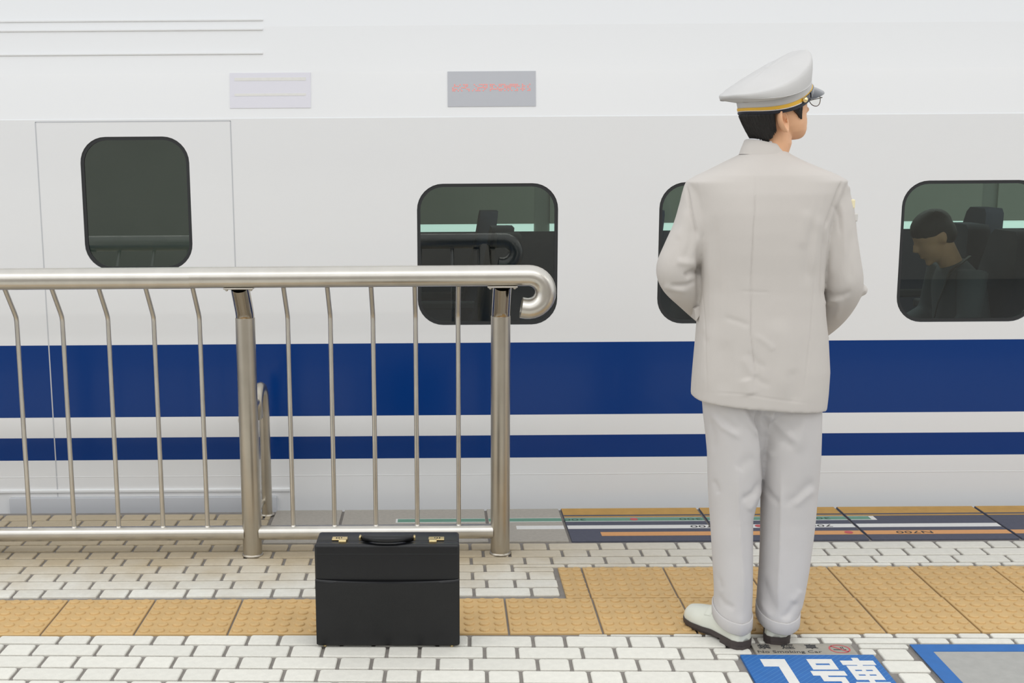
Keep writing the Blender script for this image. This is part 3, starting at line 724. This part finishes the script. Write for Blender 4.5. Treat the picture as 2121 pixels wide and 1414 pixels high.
# stand-up collar
def ringc(zc, rx, ry_, yc, xc, dz, n=40):
    return [(xc+rx*math.cos(2*math.pi*k/n), yc+ry_*math.sin(2*math.pi*k/n), zc+dz*math.sin(2*math.pi*k/n)+.012*math.cos(2*math.pi*k/n)*-1) for k in range(n)]
xc = at(1583, 310, 3.60).x; zc0 = at(1583, 319, 3.60).z; zc1 = at(1585, 298, 3.60).z
mb = MB(); mb.loft([ringc(zc0-.012, .074, .066, 3.603, xc, -.004), ringc(zc0+.004, .0685, .062, 3.605, xc, -.004), ringc(zc1, .060, .057, 3.610, xc+.003, -.004), ringc(zc1+.0015, .0575, .0545, 3.610, xc+.003, -.004), ringc(zc1-.004, .0565, .053, 3.61, xc+.003, -.004), ringc(zc0, .060, .056, 3.607, xc, -.004)], caps=False)
mput('jacket_collar', mb.mesh('jacket_collar'), M['suit'])
mb = MB(); mb.loft([ringc(zc1-.012, .0555, .0525, 3.611, xc+.006, -.004), ringc(zc1+.004, .0545, .0515, 3.612, xc+.007, -.004), ringc(zc1+.004, .052, .049, 3.612, xc+.007, -.004), ringc(zc1-.012, .052, .049, 3.611, xc+.006, -.004)], caps=False)
mput('shirt_collar', mb.mesh('shirt_collar'), M['shirt'])
# pocket flaps, arm badges
def flap(pts, Y, th, nm, m):
    P = [at(x, y, Y) for x, y in pts]; n = len(P); v = [tuple(p) for p in P]+[(p.x+.004, p.y+th, p.z) for p in P]
    f = [tuple(range(n)), tuple(range(2*n-1, n-1, -1))]+[(k, n+k, n+(k+1) % n, (k+1) % n) for k in range(n)]
    return mput(nm, mesh(nm, v, f), m, False)
flap([(1703, 690), (1714, 688), (1717, 700), (1716, 722), (1711, 725), (1707, 718)], 3.575, .14, 'pocket_flap', M['suit'])
flap([(1438, 640), (1452, 632), (1448, 655), (1442, 664)], 3.59, .12, 'pocket_flap', M['suit'])
M['badge_yellow'] = mat('badge_yellow', (232, 222, 186), .7); M['badge_grey'] = mat('badge_grey', (205, 202, 198), .7)
p = at(1761, 422, 3.60); mput('arm_badge', MB().rbox(p.x-.010, p.x+.004, p.y-.035, p.y+.035, p.z-.013, p.z+.015, .004).mesh('arm_badge'), M['badge_yellow'], False)
p = at(1766, 449, 3.60); mput('arm_badge', MB().rbox(p.x-.011, p.x+.005, p.y-.034, p.y+.034, p.z-.012, p.z+.012, .003).mesh('arm_badge'), M['badge_grey'], False)

# --- trousers
ts = MB()
S = [(770, 1455, 1695, 3.60, .115), (825, 1450, 1699, 3.60, .114), (848, 1470, 1690, 3.60, .095), (868, 1500, 1660, 3.60, .05)]
ts.loft([ring_px(*q, 2.4) for q in S])
LL = [(815, 1455, 1590, 3.60, .110), (860, 1458, 1588, 3.60, .110), (900, 1463, 1584, 3.598, .108), (940, 1466.5, 1581, 3.595, .104), (990, 1467.5, 1576, 3.592, .098), (1020, 1468.5, 1571, 3.59, .094), (1045, 1470, 1563, 3.588, .091), (1070, 1472, 1557, 3.585, .089), (1120, 1475, 1556.5, 3.575, .088), (1170, 1478, 1556, 3.565, .088), (1220, 1481, 1555.5, 3.555, .088), (1250, 1481, 1554.5, 3.548, .089), (1268, 1479, 1554, 3.545, .088)]
RL = [(815, 1566, 1698, 3.60, .110), (860, 1570, 1699, 3.60, .110), (900, 1573, 1698, 3.60, .108), (940, 1576, 1697, 3.60, .104), (990, 1578, 1694, 3.60, .098), (1020, 1577.5, 1690.5, 3.598, .094), (1070, 1577, 1687, 3.595, .090), (1120, 1576.5, 1681, 3.588, .089), (1170, 1574.5, 1674, 3.58, .089), (1220, 1571, 1665, 3.57, .089), (1250, 1569, 1658, 3.565, .09), (1275, 1570, 1651, 3.56, .089)]
def hem(LG, heading, zb, zf, e=0., h=0., sc=1.):
    y, a, b, yc, hd = LG[-1]; A, B = at(a, y, yc), at(b, y, yc); cx = (A.x+B.x)/2; ca, sa = math.cos(heading), math.sin(heading)
    out = []
    for (x_, y_, z_) in sec(A.x-e, B.x+e, yc, hd+e, 0, 2.1):
        u = ((x_-cx)*ca+(y_-yc)*sa)/.088
        cre = .006*math.exp(-((x_-cx-.006)/.012)**2) if y_ < yc else 0
        out.append((x_, y_-cre, zb+(zf-zb)*(u+1)/2+h))
    return out
HEMS = ((LL, math.radians(118), .045, .082), (RL, math.radians(80), .042, .078))
for LG, hd_, zb, zf in HEMS: ts.loft([ring_px(*q, 2.1) for q in LG[:-1]]+[hem(LG, hd_, zb, zf, 0, .045), hem(LG, hd_, zb, zf, -.001, .006)])
tme = remesh(ts, .0045, 12, .5)
tstr = [
    ([(1527, 930), (1530, 1040), (1533, 1120), (1539, 1200), (1542, 1275)], -9, .012), ([(1618, 960), (1620, 1050), (1617, 1150), (1614, 1210), (1612, 1285)], -9, .012),
    ([(1568, 800), (1573, 870), (1580, 905), (1582, 935), (1579, 1010)], 6, -0.0080), ([(1545, 835), (1560, 860), (1578, 890), (1583, 915)], 9, -0.0045), ([(1537, 838), (1552, 872), (1576, 910)], 8, 0.0045), ([(1600, 838), (1585, 860), (1578, 885)], 11, -0.0037), ([(1610, 842), (1594, 872), (1588, 905)], 9, 0.0045),
    ([(1478, 842), (1500, 870), (1535, 895)], 11, -0.0030), ([(1470, 850), (1495, 882), (1540, 910)], 8, 0.0030), ([(1465, 860), (1478, 900), (1480, 940)], 8, -0.0023),
    ([(1584, 850), (1620, 885), (1655, 925)], 9, 0.0030), ([(1590, 880), (1620, 910), (1650, 930)], 11, -0.0030), ([(1668, 850), (1660, 900), (1650, 940)], 12, 0.0023), ([(1576, 925), (1592, 935), (1604, 950)], 8, 0.0023),
    ([(1578, 990), (1562, 1020), (1545, 1030), (1532, 1032)], 8, -0.0045), ([(1580, 1000), (1560, 1042), (1548, 1060)], 8, 0.0037), ([(1568, 945), (1540, 960), (1528, 975)], 14, -0.0023),
    ([(1580, 1005), (1600, 1030), (1618, 1044)], 8, -0.0037), ([(1690, 990), (1670, 1010), (1650, 1030), (1620, 1048)], 11, -0.0030), ([(1690, 1010), (1665, 1030), (1640, 1050)], 9, 0.0030), ([(1475, 990), (1485, 1010), (1488, 1025)], 7, -0.0023),
    ([(1474, 1180), (1490, 1205), (1495, 1225)], 8, -0.0023), ([(1480, 1225), (1500, 1250), (1525, 1262)], 8, -0.0030), ([(1574, 1190), (1590, 1230), (1608, 1275)], 12, -0.0037), ([(1572, 1240), (1585, 1262), (1600, 1280)], 7, 0.0023), ([(1655, 1240), (1635, 1268), (1618, 1285)], 8, -0.0030), ([(1660, 1220), (1640, 1250)], 8, 0.0023),
]
sculpt(tme, [(p, w_*.85 if w_ > 0 else w_, a*1.5 if w_ > 0 else a) for p, w_, a in tstr])
mput('trousers', tme, M['trouser'])
for LG, hd_, zb, zf in HEMS:
    mput('trouser_cuff', MB().loft([hem(LG, hd_, zb, zf, e, h) for e, h in ((.000, .038), (.0025, .039), (.004, .036), (.004, .02), (.0035, .002), (.002, 0), (-.002, .0), (-.003, .01))], caps=False).mesh('trouser_cuff'), M['trouser'])

# --- shoes
def shoe(hx_, hy_, ang):
    """hx,hy: rear of the heel on the ground; ang: heading of the toe"""
    t = empty('shoe', (hx_, hy_, 0), man); t.matrix_parent_inverse = Matrix.Translation((-1.02, -3.6, 0)); t.rotation_euler = (0, 0, ang)
    L_ = .262
    def hw(u):
        pts = [(0, .014), (.03, .029), (.1, .038), (.25, .038), (.45, .037), (.62, .047), (.75, .0495), (.88, .042), (.96, .026), (1, .008)]
        for (a, b), (c, d) in zip(pts[:-1], pts[1:]):
            if a <= u <= c: s_ = (u-a)/(c-a); s_ = s_*s_*(3-2*s_) if c-a > .1 else s_; return b+(d-b)*s_
    def ht(u):
        pts = [(0, .034), (.03, .044), (.12, .050), (.3, .056), (.42, .066), (.55, .066), (.68, .052), (.82, .044), (.93, .036), (1, .018)]
        for (a, b), (c, d) in zip(pts[:-1], pts[1:]):
            if a <= u <= c: return b+(d-b)*(u-a)/(c-a)
    def bend(u): return -.008*math.sin(math.pi*u)
    us = [0, .015, .03, .06]+[.1+.04*k for k in range(21)]+[.93, .96, .985, 1]
    n = 24; up = []
    for u in us:
        w_, h_ = hw(u), ht(u); r = []
        for k in range(n):
            a = 2*math.pi*k/n; c, s_ = math.cos(a), math.sin(a)
            z = (.012 if s_ < 0 else .016)+(h_*abs(s_)**.75 if s_ > 0 else 0)
            ww = w_*(1-.28*max(0, s_)**1.5)*math.copysign(abs(c)**.75, c)
            r.append((u*L_, bend(u)+ww, z+.012))
        up.append(r)
    o = MB().loft(up).build('upper', M['shoe'], t, True)
    def slab(u0, u1, z0, z1, e, nm):
        uu = [u0+(u1-u0)*k/28 for k in range(29)]; top = [(u*L_+ (e if u > .99 else -e if u < .01 else 0), bend(u)+hw(u)+e) for u in uu]+[(u*L_+(e if u > .99 else -e if u < .01 else 0), bend(u)-hw(u)-e) for u in reversed(uu)]
        m = len(top); v = [(a, b, z0) for a, b in top]+[(a, b, z1) for a, b in top]
        ob = MB().add(v, [tuple(range(m-1, -1, -1)), tuple(range(m, 2*m))]+[(k, (k+1) % m, m+(k+1) % m, m+k) for k in range(m)]).build(nm, M['sole'], t); return autosmooth(ob, 40)
    slab(0, 1, .013, .026, .0035, 'sole'); slab(0, .30, .0, .0135, .0025, 'heel'); slab(.36, .97, .004, .0135, -.003, 'tread')
    # apron strap of the loafer, heel seam
    ring = []
    for u in (.50, .515, .575, .59):
        w_, h_ = hw(u), ht(u); pr = .0022 if .51 < u < .58 else .0005; r = []
        for k in range(15):
            a = math.radians(28+124*k/14); c, s_ = math.cos(a), math.sin(a)
            r.append((u*L_, bend(u)+(w_*(1-.28*s_**1.5)*math.copysign(abs(c)**.75, c))*(1+pr*12), .028+h_*s_**.75+pr))
        ring.append(r)
    v = [p for r in ring for p in r]; f = [(i*15+k, i*15+k+1, (i+1)*15+k+1, (i+1)*15+k) for i in range(3) for k in range(14)]
    put('strap', mesh('strap', v, f), M['shoe'], t, True)
    sm = []
    for k in range(13):
        z = .028+.05*k/12
    return t
shoe(.956, 3.462, math.radians(121)); shoe(1.058, 3.488, math.radians(77))

# --- head and body
PHI = math.radians(24); fx, fy = math.cos(PHI), math.sin(PHI); sx_, sy_ = math.sin(PHI), -math.cos(PHI)
HC = Vector((1.027, 3.615, 1.556)); HS = 1.08
HP = math.radians(9)          # chin lifted a little
def hl(f, s, z):
    f, z = f*math.cos(HP)-(z-.08)*math.sin(HP), .08+f*math.sin(HP)+(z-.08)*math.cos(HP)
    f *= HS; s *= HS; zw = HC.z+HS*z
    lim = 1.712+.40*(f+.04)-.02*min(1, (s/.12)**2)      # the skull stays inside the cap
    if zw > lim-.03: zw = lim-.03*math.exp(-(zw-lim+.03)/.03)
    return Vector((HC.x+f*fx+s*sx_, HC.y+f*fy+s*sy_, zw))
HR = [(-.006, .060, .012, .012), (-.002, .056, .024, .024), (.006, .048, .038, .035), (.02, .033, .057, .049), (.04, .016, .075, .059), (.06, .006, .084, .064), (.08, .0, .089, .068), (.11, -.004, .094, .073), (.14, -.006, .097, .076), (.17, -.008, .095, .075), (.20, -.01, .08, .066), (.22, -.01, .05, .042), (.23, -.01, .015, .012)]
def hinterp(z):
    for (a, *A), (b, *B) in zip(HR[:-1], HR[1:]):
        if a <= z <= b:
            t = (z-a)/(b-a); return [p+(q-p)*t for p, q in zip(A, B)]
    return HR[-1][1:] if z > .2 else HR[0][1:]
def head_r(th, z):
    c, a, b = hinterp(z); g = lambda x, s: math.exp(-(x/s)**2)
    f, s = c+a*math.cos(th), b*math.sin(th)
    bump = .025*g(th, .17)*g(z-.070, .011)+.013*g(th, .13)*g(z-.088, .014)+.007*g(th, .12)*g(z-.105, .015)+.006*g(abs(th)-.16, .1)*g(z-.066, .008)
    bump += .009*g(th, .36)*g(z-.047, .0055)+.008*g(th, .34)*g(z-.036, .0055)-.004*g(th, .3)*g(z-.0415, .002)-.003*g(th, .4)*g(z-.026, .005)+.005*g(th, .35)*g(z-.010, .010)
    bump += -.009*g(abs(th)-.40, .20)*g(z-.108, .010)+.004*g(abs(th)-.35, .35)*g(z-.127, .008)+.004*g(abs(th)-.75, .35)*g(z-.085, .018)
    return f+bump*math.cos(th), s+bump*math.sin(th)
bod = MB(); zs = [-.006, -.004, -.001, .003]+[.006+.003*k for k in range(62)]+[.196, .203, .21, .217, .223, .227, .23]
bod.loft([[hl(*head_r(2*math.pi*k/72, z), z) for k in range(72)] for z in zs])
# neck with its slanting muscle
bod.tube([hl(-.012, 0, .10), hl(-.016, 0, .05), hl(-.018, 0, .0), Vector((HC.x-.022, 3.612, 1.50)), Vector((HC.x-.02, 3.61, 1.43))], [.052, .054, .055, .056, .07], 24)
# body under the clothes
bod.tube([(1.02, 3.60, .80), (1.02, 3.60, 1.0), (1.02, 3.60, 1.25), (1.01, 3.605, 1.40), (1.0, 3.61, 1.46)], [(.08, .13), (.08, .12), (.09, .15), (.07, .10), (.05, .05)], 24, up=(0, 1, 0))
for A in (LA, RA):
    p, r = arm(A); bod.tube(p, [q*.62 for q in r], 14)
for LG in (LL, RL):
    P = [at((a+b)/2, y, yc) for y, a, b, yc, hd in LG]; bod.tube(P+[Vector((P[-1].x, P[-1].y+.01, .06))], [hd*.62 for *_, hd in LG]+[.038], 16)
# hands resting together before the waist
for A, sg in ((LA, 1), (RA, -1)):
    w0 = at(*A[-1][:3]); d_ = Vector((sg*.82, .35, -.25)).normalized(); up_ = Vector((0, .35, .94)); up_ = (up_-d_*up_.dot(d_)).normalized(); sd = d_.cross(up_)
    bod.tube([w0-d_*.03, w0+d_*.03, w0+d_*.06, w0+d_*.10], [(.022, .024), (.016, .030), (.014, .040), (.012, .039)], 14, up=up_)
    for i, (o_, l_) in enumerate(((-.030, .066), (-.010, .075), (.010, .070), (.029, .055))):
        b0 = w0+d_*.095+sd*o_; bod.tube([b0, b0+d_*l_*.45+up_*-.002, b0+d_*l_*.8+up_*-.016, b0+d_*l_*.95+up_*-.03], [.0092, .0088, .008, .0068], 10)
    t0 = w0+d_*.04+sd*-.03; bod.tube([t0, t0+d_*.025+sd*-.022, t0+d_*.055+sd*-.028], [.012, .0105, .0085], 10)
bme = remesh(bod, .0032, 2, .4)
ear = MB()
for s in (1, -1):
    def ept(r, ph, back=False):
        cf, sf = math.cos(ph), math.sin(ph)              # ph 0: toward the face, pi: backward
        bk = (1-cf)/2; e1 = .0175*(1.0 if sf > -.2 else 1-.25*(-sf-.2)); tilt = .20
        df, dz = r*e1*cf, r*.0315*sf*(1.05 if sf < 0 else 1)
        df, dz = df-dz*tilt, dz+df*tilt*.3
        if back: h = -.010+.010*bk*r
        else:
            low = max(0, -sf)**3
            h = .002+.0065*math.exp(-((r-.84)/.13)**2)*(.25+.75*bk)*(1-.3*low)-.006*math.exp(-((r-.12)/.30)**2)+.0025*math.exp(-((r-.50)/.10)**2)*bk*(1-low)+.013*bk*r+.002*low
        return hl((-.036 if s > 0 else -.010)+df, s*(.0685-.010*bk*0+h), .060+dz)
    NP = 40; rs = (.02, .12, .22, .32, .40, .46, .52, .58, .66, .73, .79, .84, .89, .94, .98, 1.0)
    ear.loft([[ept(r, 2*math.pi*k/NP) for k in range(NP)] for r in rs]+[[ept(r, 2*math.pi*k/NP, True) for k in range(NP)] for r in (1.0, .9, .5, .05)])
    ear.ellipsoid(hl(-.024, s*.0715, .058), (.0035, .0045, .006), 10, 6)
_v = coords(bme).tolist(); _f = [tuple(p.vertices) for p in bme.polygons]; _n = len(_v)
bme = mesh('body', _v+[tuple(p) for p in ear.v], _f+[tuple(_n+i for i in q) for q in ear.f])
mput('body', bme, M['skin'])
R0 = (-.004, .112, .095, 1.679, .037, .022); R1 = (-.010, .113, .096, 1.711, .043, .020); R2 = (-.042, .131, .124, 1.714, .034, .026); R3 = (-.044, .132, .125, 1.759, .068, .026)
# --- hair
def hair_low(th):
    a = abs(th)          # 0 front .. pi back
    if a < 1.05: return .13
    if a < 1.28: return .13-.076*((a-1.05)/.23)          # sideburn
    if a < 1.62: return .054+.034*((a-1.28)/.34)
    if a < 2.14: return .088
    if a < 2.22: return .088-.055*((a-2.14)/.08)
    return .033-.040*min(1, (a-2.22)/.6)
hb_ = MB(); NT = 200; NZ = 26; gv = []
rh = random.Random(5)
jag = [rh.uniform(-.004, .004) for _ in range(NT+1)]
ths = [(1.0+(2*math.pi-2.)*i/NT) for i in range(NT+1)]
for layer in (0, 1):
    for i, th0 in enumerate(ths):
        th = th0 if th0 <= math.pi else th0-2*math.pi
        lo = hair_low(th)+jag[i]*(1 if layer == 0 else .7)
        for j in range(NZ+1):
            t = j/NZ
            zc_ = R0[3]+R0[4]*math.cos(th)-R0[5]*math.sin(th)**2+.004; ft = .09*math.cos(th)-.004
            zt_ = .08+((zc_-HC.z)/HS-.08-ft*math.sin(HP))/math.cos(HP); zt_ = max(zt_, lo+.004); z = zt_+(lo-zt_)*t
            f, s = head_r(th, max(z, -.0))
            if abs(th) > 1.9:      # nape falls straight, not following the skull inwards
                c, a, b = hinterp(max(z, .085)); f = c+a*math.cos(th); s = b*math.sin(th); dr = max(0, .085-z); f += dr*.38*(-math.cos(th)); s *= 1-dr*2.0
            back = max(0, min(1, (abs(th)-1.0)/.8)); thick = (.003+.015*back)*(1-.35*t**3)*min(1, .55+t*3)+.0012*math.sin(i*2.4+3*math.sin(t*5))+.0008*math.sin(i*5.1+7*t)
            if layer == 1: thick -= .006
            k = 1+thick/max(.03, math.hypot(f, s)); gv.append(hl(f*k, s*k, z))
W_ = NZ+1; off = len(ths)*W_; fc = []
for i in range(len(ths)-1):
    for j in range(NZ):
        a = i*W_+j; fc.append((a, a+1, a+W_+1, a+W_)); fc.append((off+a, off+a+W_, off+a+W_+1, off+a+1))
    a = i*W_+NZ; fc.append((a, off+a, off+a+W_, a+W_))
mput('hair', mesh('hair', gv, fc), M['hair'])

# --- cap
def cpt(cf, a, b, z0, z1, z2, th):
    f = cf+a*math.cos(th); s = b*math.sin(th); return Vector((HC.x+f*fx+s*sx_, HC.y+f*fy+s*sy_, z0+z1*math.cos(th)-z2*math.sin(th)**2))
NC = 72
def cring(p, e=0.): return [cpt(p[0], p[1]+e, p[2]+e, p[3], p[4], p[5], 2*math.pi*k/NC) for k in range(NC)]
def lerp(p, q, t): return tuple(a+(b-a)*t for a, b in zip(p, q))
cap = empty('cap', (HC.x, HC.y, 1.66), man); cap.matrix_parent_inverse = Matrix.Translation((-1.02, -3.6, 0)); cap['label'] = 'white peaked cap with gold stripe'
def cput(nm, mb, m, sm=True, ang=45):
    o = put(nm, mb.mesh(nm), m, cap); o.matrix_parent_inverse = Matrix.Translation((-HC.x, -HC.y, -1.66)); autosmooth(o, ang); return o
# crown: flares from band to seam, turns over the rim to the top
R2b = tuple(lerp(R2, R3, .25)); 
rg_ = [cring(R0), cring(lerp(R0, R1, .5), .001), cring(R1, .001)]
cput('band', MB().loft(rg_+[cring(R1, -.01), cring(R0, -.006)], caps=False), M['cap'])
top = [cring(R1, .000), cring(lerp(R1, R2, .55), .002), cring(R2, -.002), cring(R2, .0015), cring(lerp(R2, R3, .12), .003), cring(lerp(R2, R3, .45), .0045), cring(lerp(R2, R3, .75), .004), cring(lerp(R2, R3, .95), .001), cring(R3, -.003)]
for sc_, dz in ((.90, .003), (.7, .0055), (.45, .007), (.2, .0075), (.03, .0075)):
    p = (R3[0], R3[1]*sc_, R3[2]*sc_, R3[3]+dz, R3[4]*sc_, R3[5]*sc_**2); top.append(cring(p))
crm = MB().loft(top)
# soft puckers of the cloth toward the front rim and the back
cv = []
for v in crm.v:
    dx, dy = v[0]-HC.x, v[1]-HC.y; f = dx*fx+dy*fy; s = dx*sx_+dy*sy_
    th = math.atan2(s, f+.044); k = max(0, math.cos(th))**2+.5*max(0, -math.cos(th))**4
    cv.append((v[0], v[1], v[2]+.0013*k*math.sin(9*th+30*v[2])))
crm.v = cv
cput('crown', crm, M['cap'], ang=60)
cput('crown_piping', MB().loft([[p+Vector((0, 0, dz)) for p in cring(R2, e)] for e, dz in ((.0012, -.001), (.0035, 0), (.0012, .0012))], caps=False), M['cap'])
cput('gold_stripe', MB().loft([cring(lerp(R0, R1, t), e) for t, e in ((.10, .001), (.12, .003), (.40, .003), (.42, .001))], caps=False), M['capgold'])
cput('white_cord', MB().loft([cring(lerp(R0, R1, t), e) for t, e in ((.0, .001), (.05, .003), (.10, .001))], caps=False), M['shirt'])
cput('navy_piping', MB().loft([cring(lerp(R0, R1, t), e) for t, e in ((-.30, .0), (-.24, .003), (-.03, .0035), (0, .001))], caps=False), M['navy'])
def arc(p, e, t0, t1, n=28): return [cpt(p[0], p[1]+e, p[2]+e, p[3], p[4], p[5], t0+(t1-t0)*k/n) for k in range(n+1)]
def sheet(rows, nm, m, closed=False):
    n = len(rows[0]); v = [p for r in rows for p in r]; f = []
    R_ = len(rows)
    for i in range(R_ if closed else R_-1):
        j = (i+1) % R_
        for k in range(n-1): f.append((i*n+k, i*n+k+1, j*n+k+1, j*n+k))
    if closed: f += [tuple(i*n for i in range(R_)), tuple(i*n+n-1 for i in reversed(range(R_)))]
    return cput(nm, MB().add(v, f), m)
ST = math.radians(80)
sheet([arc(lerp(R0, R1, .02), .002, -ST, ST), arc(lerp(R0, R1, .04), .006, -ST, ST), arc(lerp(R0, R1, .36), .006, -ST, ST), arc(lerp(R0, R1, .38), .002, -ST, ST)], 'chin_strap', M['patent'], True)
for q in (-1.0, 1.0):
    sheet([arc(lerp(R0, R1, t), e, q-.045, q+.045, 4) for t, e in ((.0, .002), (.0, .008), (.40, .008), (.40, .002))], 'strap_slide', M['patent'], True)
for s in (-1, 1):
    p = cpt(*[a for a in lerp(R0, R1, .22)], s*ST*.96); p0 = cpt(*[a for a in lerp(R0, R1, .22)], s*ST*.96)
    q = lerp(R0, R1, .22); pp = cpt(q[0], q[1]+.008, q[2]+.008, q[3], q[4], q[5], s*ST*.96)
    cput('button', MB().ellipsoid(pp, (.0085, .0085, .0085), 14, 8), M['gold'])
VT = math.radians(62); rows_t, rows_b = [], []
for t in [0, .2, .4, .6, .8, .95, 1]:
    r1, r2 = [], []
    for k in range(29):
        th = -VT+2*VT*k/28; reach = .056*max(0, math.cos(th*math.pi/2/VT))**.7
        b = cpt(R0[0], R0[1]+.001, R0[2]+.001, R0[3]+.004, R0[4], R0[5], th); d = Vector((fx, fy, 0))*.85+Vector((fx*math.cos(th)+sx_*math.sin(th), fy*math.cos(th)+sy_*math.sin(th), 0))*.15
        pt = b+d*reach*t+Vector((0, 0, -.010*t*t*(reach/.056)-.006*t)); r1.append(pt+Vector((0, 0, .0022 if t < 1 else .0008))); r2.append(pt-Vector((0, 0, .0022 if t < 1 else .0008)))
    rows_t.append(r1); rows_b.append(r2)
sheet(rows_t+rows_b[::-1], 'visor', M['patent'], True)
eb = cpt(*lerp(R1, R2, .4), 0); cput('cap_badge', MB().ellipsoid(eb+Vector((fx*.008, fy*.008, .012)), (.010, .018, .022), 14, 8), M['navy'])
# --- glasses
gl = empty('glasses', hl(.10, 0, .108), man); gl.matrix_parent_inverse = Matrix.Translation((-1.02, -3.6, 0))
gp = hl(.10, 0, .108)
def gput(nm, mb, m):
    o = put(nm, mb.mesh(nm), m, gl); o.matrix_parent_inverse = Matrix.Translation(-gp); autosmooth(o, 60); return o
for s in (-1, 1):
    c = (.114, s*.034, .098); ring = [hl(c[0]-abs(.004*math.cos(a)), c[1]+.0225*math.cos(a), c[2]+.0205*math.sin(a)) for a in [2*math.pi*k/32 for k in range(33)]]
    gput('rim', MB().tube(ring, .0012, 8, caps=False), M['wire'])
    v = [tuple(p) for p in ring[:32]]; gput('lens', MB().add(v, [tuple(range(32))]), M['lens'])
    gput('temple', MB().tube([hl(.111, s*.0565, .101), hl(.106, s*.0685, .101), hl(.05, s*.0755, .100), hl(-.01, s*.0795, .099), hl(-.028, s*.080, .090)], .0014, 8), M['wire'])
gput('bridge', MB().tube([hl(.112, -.012, .101), hl(.120, 0, .104), hl(.112, .012, .101)], .0010, 8), M['wire'])
